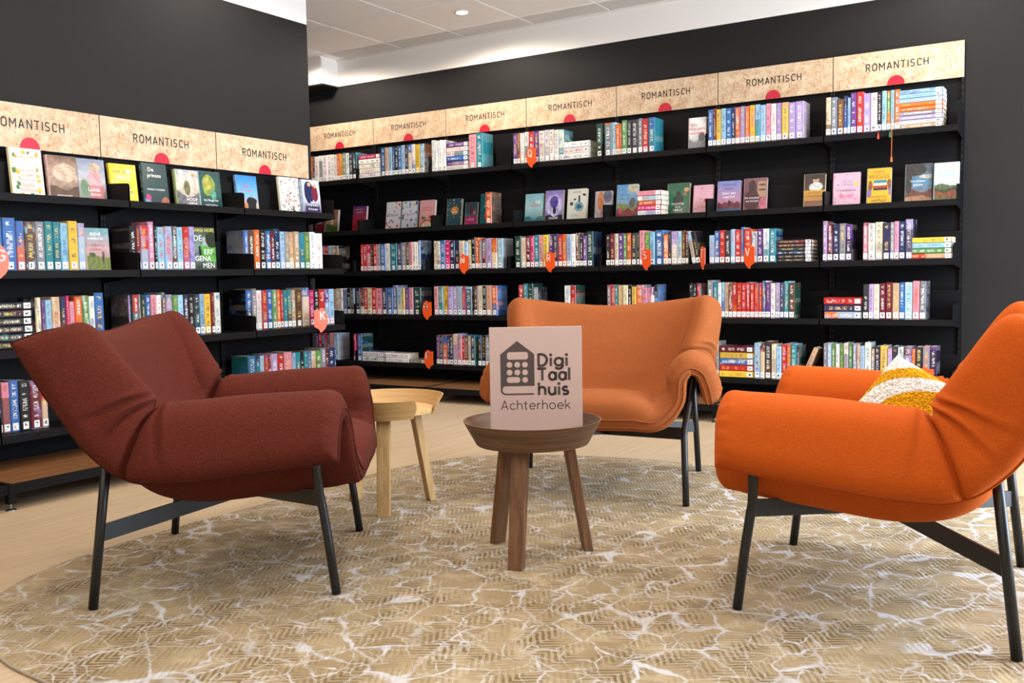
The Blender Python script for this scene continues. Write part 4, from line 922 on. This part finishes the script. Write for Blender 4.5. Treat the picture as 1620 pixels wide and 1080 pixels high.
# half thickness: sitter's side (columns 0..2), underside (columns 0..2), both sides of arms and wings (columns 3..8)
THICK = [[.062,.048,.041],[.082,.072,.041],[.080,.080,.041],[.062,.076,.040],[.048,.070,.039],[.046,.046,.039],[.045,.045,.039],[.043,.043,.038],[.040,.040,.037]]
def _cr(A, n):
    """Catmull-Rom resampling of array A (k, ...) to n points per span along axis 0"""
    A = np.asarray(A, float); k = len(A)
    E = np.concatenate([2*A[:1]-A[1:2], A, 2*A[-1:]-A[-2:-1]])
    out = []
    for i in range(k-1):
        p0, p1, p2, p3 = E[i], E[i+1], E[i+2], E[i+3]
        for j in range(n):
            t = j/n
            out.append(.5*(2*p1+(p2-p0)*t+(2*p0-5*p1+4*p2-p3)*t*t+(3*p1-p0-3*p2+p3)*t**3))
    out.append(A[-1]); return np.array(out)
def sheet_geo():
    A = np.array(SHEET)                                    # rows, cols, 3
    Mi = A[:, :0:-1].copy(); Mi[:, :, 1] *= -1
    A = np.concatenate([Mi, A], 1)                          # 17 columns
    NV, NU = 14, 7
    S = _cr(A, NV); S = _cr(S.transpose(1, 0, 2), NU).transpose(1, 0, 2)
    nv, nu = S.shape[:2]
    T = np.zeros((9, 17)); TB = np.zeros((9, 17))
    for r in range(9):
        for c in range(17):
            k = abs(c-8); T[r, c] = THICK[r][0]*((1, .95, .66)[k] if r < 4 else 1) if k <= 2 else THICK[r][2]; TB[r, c] = THICK[r][1] if k <= 2 else THICK[r][2]
    T = _cr(T, NV); T = _cr(T.T, NU).T; TB = _cr(TB, NV); TB = _cr(TB.T, NU).T
    vv = np.arange(nv)/NV; uu = np.abs(np.arange(nu)/NU-8)
    du = np.gradient(S, axis=1); dv = np.gradient(S, axis=0)
    N = np.cross(dv, du); N /= np.linalg.norm(N, axis=2, keepdims=True)+1e-9
    if N[20, nu//2, 2] < 0: N = -N
    # distance to the sheet's border
    lu = np.linalg.norm(np.diff(S, axis=1), axis=2); cu = np.concatenate([np.zeros((nv, 1)), np.cumsum(lu, 1)], 1); eu = np.minimum(cu, cu[:, -1:]-cu)
    lv = np.linalg.norm(np.diff(S, axis=0), axis=2); cv = np.concatenate([np.zeros((1, nu)), np.cumsum(lv, 0)], 0); ev = np.minimum(cv, cv[-1:]-cv)
    def puff(d, w, lo): q = np.clip(d/w, 0, 1); return lo+(1-lo)*np.sqrt(1-(1-q)**2)
    V, U = np.meshgrid(vv, uu, indexing='ij')
    SH = .017*np.clip((U-1.2)/1.5, 0, 1)                       # the seam runs nearer the outside: the sitter's side is puffed
    S = S-N*SH[..., None]; T = T+SH; TB = np.maximum(TB-SH, .012)
    FI = np.minimum(puff(eu, .060, .14), np.where(V < 4, puff(ev, .052, .14), puff(ev, .055, .16)))
    FO = np.minimum(puff(eu, .045, .45), np.where(V < 4, puff(ev, .030, .70), puff(ev, .045, .45)))
    # pinched seam where arm and back meet, and the soft folds around it (arms and wings show the sitter's side outwards)
    g = lambda x, s: np.exp(-(x/s)**2)
    outm = 1/(1+np.exp(-(U-5.1)*7)); inm = np.exp(-((U-4.1)/1.0)**2); near = np.clip((7.8-U)/2.2, 0, 1)
    sv = V-4.02-.035*(U-6)
    seam = .62*g(sv, .05)*outm+.22*g(sv, .17)*outm
    f1 = V-4.40-.20*(U-5)**1.0; f2 = V-4.72-.34*(U-5); f3 = V-3.66+.16*(U-5)
    folds = outm*near*(.42*g(f1, .07)-.22*g(f1-.14, .11)+.30*g(f2, .09)-.16*g(f2-.16, .12)+.20*g(f3, .08)-.10*g(f3+.14, .10))
    pinch = (.75*g(V-4.22, .12)+.35*g(V-4.22, .30))*inm
    TO = TB*FO; TI = T*FI*(1-np.clip(seam+folds+pinch, -.4, .92))
    # gathered ripples along the front seam of the arms
    rip = .0052*np.sin(U*38+2*np.sin(U*9))*np.clip(ev/.02, 0, 1)*np.exp(-((ev-.02)/.03)**2)*np.clip((U-2.5), 0, 1)*(V < 2)
    TI = TI+rip*(TI > .012)
    I = S+N*TI[..., None]; O = S-N*TO[..., None]
    return S, I, O
_S, _I, _O = sheet_geo()
def sheet_mesh():
    nv, nu = _S.shape[:2]
    v = [tuple(p) for p in _I.reshape(-1, 3)]+[tuple(p) for p in _O.reshape(-1, 3)]; b = nv*nu; f = []
    for j in range(nv-1):
        for i in range(nu-1):
            a = j*nu+i; f.append((a, a+1, a+nu+1, a+nu)); f.append((b+a, b+a+nu, b+a+nu+1, b+a+1))
    ring = [(0, i) for i in range(nu)]+[(j, nu-1) for j in range(1, nv)]+[(nv-1, i) for i in range(nu-2, -1, -1)]+[(j, 0) for j in range(nv-2, 0, -1)]
    n = len(ring)
    for k in range(n):
        a = ring[k][0]*nu+ring[k][1]; c = ring[(k+1) % n][0]*nu+ring[(k+1) % n][1]
        f.append((a, b+a, b+c, c))
    mb = MB(); mb.add(v, f); return mb, ring
_sm, _ring = sheet_mesh()
def chair(name, label, pose, fab, pipe):
    x, y, a = pose
    o = empty(name, (x, y, .009), (0, 0, a)); tag(o, label, 'armchair', 'padded wrap lounge chairs')
    p = _sm.build('upholstered_shell', fab, o, True)
    MB().tube([tuple(.12*_S[j, i]+.88*_I[j, i]) for j, i in _ring], .0042, 6, closed=True).build('piping', pipe, p, True)
    MB().tube([tuple(.25*_S[j, i]+.75*_O[j, i]) for j, i in _ring], .0034, 6, closed=True).build('piping', pipe, p, True)
    r = .0135
    for s in (-1, 1):
        MB().tube([(.341, s*.347, .002), (.322, s*.343, .16), (.305, s*.340, .275), (.300, s*.342, .30), (.296, s*.352, .36), (.292, s*.372, .50), (.288, s*.374, .520)], r, 14).build('leg', M['tube'], o, True)
        MB().tube([(-.341, s*.399, .002), (-.312, s*.386, .25), (-.283, s*.372, .50)], r, 14).build('leg', M['tube'], o, True)
        MB().tube([(.288, s*.374, .518), (.10, s*.370, .512), (-.10, s*.368, .503), (-.283, s*.372, .499)], r*.9, 12).build('arm_rail', M['tube'], o, True)
    for s in (-1, 1):       # crossed flat bars from each rear leg to the opposite front leg
        A = Vector((-.315, s*.385, .215)); B = Vector((.306, -s*.338, .285)); d = (B-A); n = Vector((d.y, -d.x, 0)).normalized()*.004; u = Vector((0, 0, .024))
        A.z += .0; mb = MB()
        vs = [q+sg*n+k*u for q in (A, B) for sg in (-1, 1) for k in (-1, 1)]
        mb.add(vs, [(0, 1, 3, 2), (4, 6, 7, 5), (0, 4, 5, 1), (2, 3, 7, 6), (1, 5, 7, 3), (0, 2, 6, 4)]).build('cross_bar', M['tube'], o)
    return o
POSE = dict(red=(-2.394, 2.112, .625), org=(-.535, 2.851, 3.202), tan=(-1.860, 3.690, -1.196))
FAB = dict(red=mat_fabric('rust_red_wool', '451b14', '62271a', '48362f'), org=mat_fabric('bright_orange_wool', 'a94611', 'bb5417', 'c3702f'), tan=mat_fabric('terracotta_wool', '834320', '93512a', '9e6e42'))
chair('lounge_chair', 'dark rust red padded lounge chair with black tube legs at left', POSE['red'], FAB['red'], mat_fabric('rust_red_piping', '3c1610', '542116', '3c2e2a'))
chair('lounge_chair', 'bright orange padded lounge chair with a tufted cushion at right', POSE['org'], FAB['org'], mat_fabric('bright_orange_piping', '9c3e0e', 'ae4a13', 'b96526'))
chair('lounge_chair', 'muted terracotta padded lounge chair facing the camera behind the dark table', POSE['tan'], FAB['tan'], mat_fabric('terracotta_piping', '7a3d1c', '894a26', '956640'))

# ------------------------------------------------------------------ tray tables
def tray_table(c, ang, gap, mats, name, label):
    """round tray with a slanted veneer rim, three square legs; gap = angle of the opening in the rim, or None"""
    rim_m, top_m, leg_m = mats
    o = empty(name, (c[0], c[1], .009)); tag(o, label, 'side table', 'round tray tables')
    z0, z1 = .374, .452; rb, rt = .186, .229; th = .0045
    MB().lathe([(.0005, z0+.012), (rb-.001, z0+.012), (rb-.001, z0+.028), (.0005, z0+.028)], 64).build('table_top', top_m, o)
    a0, a1 = (0, 2*pi) if gap is None else (gap[1], gap[0]+2*pi)
    n = 160; v = []; f = []
    for k in range(n+1):
        a = a0+(a1-a0)*k/n; e = 1.0
        if gap is not None:
            q = min(k, n-k)/n*(a1-a0)*rt; e = min(1.0, .58+.42*q/.022) if q < .022 else 1.0      # rim cut down at the opening
        for (rr, zz) in ((rb, z0), (rt, z1), (rt-th, z1), (rb-th, z0)):
            k2 = (zz-z0)/(z1-z0)*e; r_ = rb+(rt-rb)*k2+(rr-(rb if zz == z0 else rt)); v.append((r_*cos(a), r_*sin(a), z0+(z1-z0)*k2))
    for k in range(n):
        for j in range(4): f.append((k*4+j, (k+1)*4+j, (k+1)*4+(j+1) % 4, k*4+(j+1) % 4))
    f += [(0, 1, 2, 3), (n*4+3, n*4+2, n*4+1, n*4)]
    smooth_by_angle(MB().add(v, f).build('rim', rim_m, o))
    for k in range(3):
        a = ang[k]; mb = MB(); R0_, R1_ = .184, .118; h = .386; w0, w1 = .025, .027; d = Vector((cos(a), sin(a), 0)); s = Vector((-sin(a), cos(a), 0))
        vs = []
        for R, zz, ww in ((R0_, .0, w0), (R1_, h, w1)):
            for p, q in ((-1, -1), (1, -1), (1, 1), (-1, 1)): vs.append(d*(R+p*ww*.60)+s*(q*ww)+Vector((0, 0, zz)))
        mb.add(vs, [(0, 3, 2, 1), (4, 5, 6, 7), (0, 1, 5, 4), (1, 2, 6, 5), (2, 3, 7, 6), (3, 0, 4, 7)])
        lg = mb.build('leg', leg_m, o)
        bv = lg.modifiers.new('bevel', 'BEVEL'); bv.width = .003; bv.segments = 2
    return o
def angs(c, P): return [atan2(p[1]-c[1], p[0]-c[0]) for p in P]
DC = (-1.615, 2.665); LC = (-2.476, 2.953)
tray_table(DC, angs(DC, [(-1.576, 2.493), (-1.79, 2.712), (-1.479, 2.789)]), None, (M['smoked_rim'], M['smoked_top'], M['smoked']), 'tray_table', 'small round dark smoked oak tray table carrying the logo card')
tray_table(LC, angs((-2.456, 2.925), [(-2.353, 2.764), (-2.362, 3.09), (-2.653, 2.922)]), (radians(-17), radians(24)), (M['oak_rim'], M['oak_top'], M['oak']), 'tray_table', 'round light oak tray table with a notched rim behind the red chair')

# ------------------------------------------------------------------ logo card standing on the dark table
cd = empty('logo_card', (-1.622, 2.706, .412), (0, 0, atan2(.534, .845)))
tag(cd, 'pale pinkish card with house logo and dark lettering on dark table', 'sign')
CWd, CHt, CT = .308, .353, .012
MB().box((-CWd/2, -CT/2, 0), (CWd/2, CT/2, CHt), bev=.0006).build('card_board', M['card'], cd)
def U(px): return (px-848.5)/147.0*CWd        # card picture coordinates to metres
def Vv(py): return CHt-(py-515.5)/147.0*CWd
def shape(pts, name, mat, dy): return MB().add([(U(x), -CT/2-dy, Vv(y)) for x, y in pts], [tuple(range(len(pts)))]).build(name, mat, lg)
def zpx(x, y): return (760+x/5.684, 500+y/5.684)      # from the enlarged view of the card
def rrect(x0, y0, x1, y1, r, n=6):
    o = []
    for cx, cy, a in ((x1-r, y0+r, -90), (x1-r, y1-r, 0), (x0+r, y1-r, 90), (x0+r, y0+r, 180)): o += [zpx(cx+r*cos(radians(a+90*k/n)), cy+r*sin(radians(a+90*k/n))) for k in range(n+1)]
    return o
lg = MB().add([(U(x), -CT/2-.0004, Vv(y)) for x, y in [zpx(*q) for q in ((183, 333), (336, 213), (489, 333), (489, 622), (225, 622), (205, 632), (197, 655), (205, 678), (225, 689), (484, 689), (484, 703), (222, 703), (196, 692), (183, 665))]], [tuple(range(14))]).build('house_logo', M['card_ink'], cd)
shape(rrect(244, 313, 433, 381, 22), 'logo_window', M['card'], .0007)
for r_, y in ((26, 428), (26, 498)):
    for x in (265, 335, 405): shape(rrect(x-r_, y-r_, x+r_, y+r_, r_), 'logo_window', M['card'], .0007)
shape(rrect(238, 539, 360, 592, 26), 'logo_window', M['card'], .0007); shape(rrect(379, 540, 431, 592, 26), 'logo_window', M['card'], .0007)
def card_text(txt, x0, x1, ybase, cap, wt, name):
    mb, w = stroke_text(txt, cap/5.684/147*CWd, wt, .30 if wt > .15 else .24, fit=(x1-x0)/5.684/147*CWd-wt*cap/5.684/147*CWd)
    ox, oy = zpx(x0, ybase); h = wt*cap/5.684/147*CWd/2
    mb.v = [(v[0]+U(ox)+h, -CT/2-.0004, v[1]+Vv(oy)) for v in mb.v]; mb.build(name, M['card_ink'], cd)
card_text('Digi', 517, 793, 441, 104, .22, 'word_digi'); card_text('Taal', 517, 815, 570, 104, .22, 'word_taal')
card_text('huis', 517, 803, 703, 104, .22, 'word_huis'); card_text('Achterhoek', 182, 812, 834, 80, .10, 'word_achterhoek')

# ------------------------------------------------------------------ tufted cushion on the orange chair
CUSH = .36
def cushion():
    n = 150; r = random.Random(4); V = []; C = []; half = CUSH/2
    wh = lin('efeae2'); ye = lin('d89c1c')
    def stripe(a, b):
        w = sqrt((a-1.5)**2+(b-1.9)**2)+.06*sin(a*5)
        q = 3.83-w
        return ye if (.36 < q < .66 or 1.02 < q < 1.52 or 2.1 < q < 2.5) else wh
    for side in (1, -1):
        for j in range(n+1):
            for i in range(n+1):
                a = i/n*2-1; b = j/n*2-1
                k = (1-abs(a)**2.6)*(1-abs(b)**2.6)
                pin = 1-.075*(1-abs(a))*abs(b)**3-.0; pin2 = 1-.075*(1-abs(b))*abs(a)**3
                z = side*(.062*max(k, 0)**.52+.004)
                q = .0045*(r.random()-.4)
                V.append((a*half*pin2+q, b*half*pin+q*.8, z+side*(q*1.2))); c = stripe(a+r.uniform(-.015, .015), b+r.uniform(-.015, .015)); g = r.uniform(.82, 1.0); C += [c[0]*g, c[1]*g, c[2]*g, 1.0]
    F = []; m = n+1
    for s in (0, 1):
        for j in range(n):
            for i in range(n):
                a = s*m*m+j*m+i; q = (a, a+1, a+m+1, a+m); F.append(q if s == 0 else q[::-1])
    rg = [i for i in range(m)]+[j*m+n for j in range(1, m)]+[n*m+i for i in range(n-1, -1, -1)]+[j*m for j in range(n-1, 0, -1)]
    for k in range(len(rg)):
        a, b = rg[k], rg[(k+1) % len(rg)]; F.append((b, a, a+m*m, b+m*m))
    me = bpy.data.meshes.new('throw_cushion'); me.from_pydata(V, [], F); me.materials.append(M['cushion'])
    at = me.attributes.new('col', 'FLOAT_COLOR', 'POINT'); at.data.foreach_set('color', C)
    me.polygons.foreach_set('use_smooth', [True]*len(F))
    o = put('throw_cushion', me); tag(o, 'white tufted cushion with mustard yellow wavy stripes on the orange chair', 'cushion')
    return o
cu = cushion()
# two edges run down from the top corner (chair coordinates)
e1 = Vector((.615, .50, -.788)).normalized(); e2 = Vector((-.918, .50, -.395)).normalized(); n_ = e2.cross(e1)
if n_.y < 0: n_ = -n_
cc = Vector((-.012, -.10, .672))+(e1+e2)*(CUSH/2)
RZ = Matrix.Rotation(POSE['org'][2], 3, 'Z')
ax = (RZ @ e1).normalized(); an = (RZ @ n_).normalized(); ay = an.cross(ax)
cu.location = RZ @ cc+Vector((POSE['org'][0], POSE['org'][1], .009))
cu.rotation_euler = Matrix(((ax.x, ay.x, an.x), (ax.y, ay.y, an.y), (ax.z, ay.z, an.z))).to_euler()
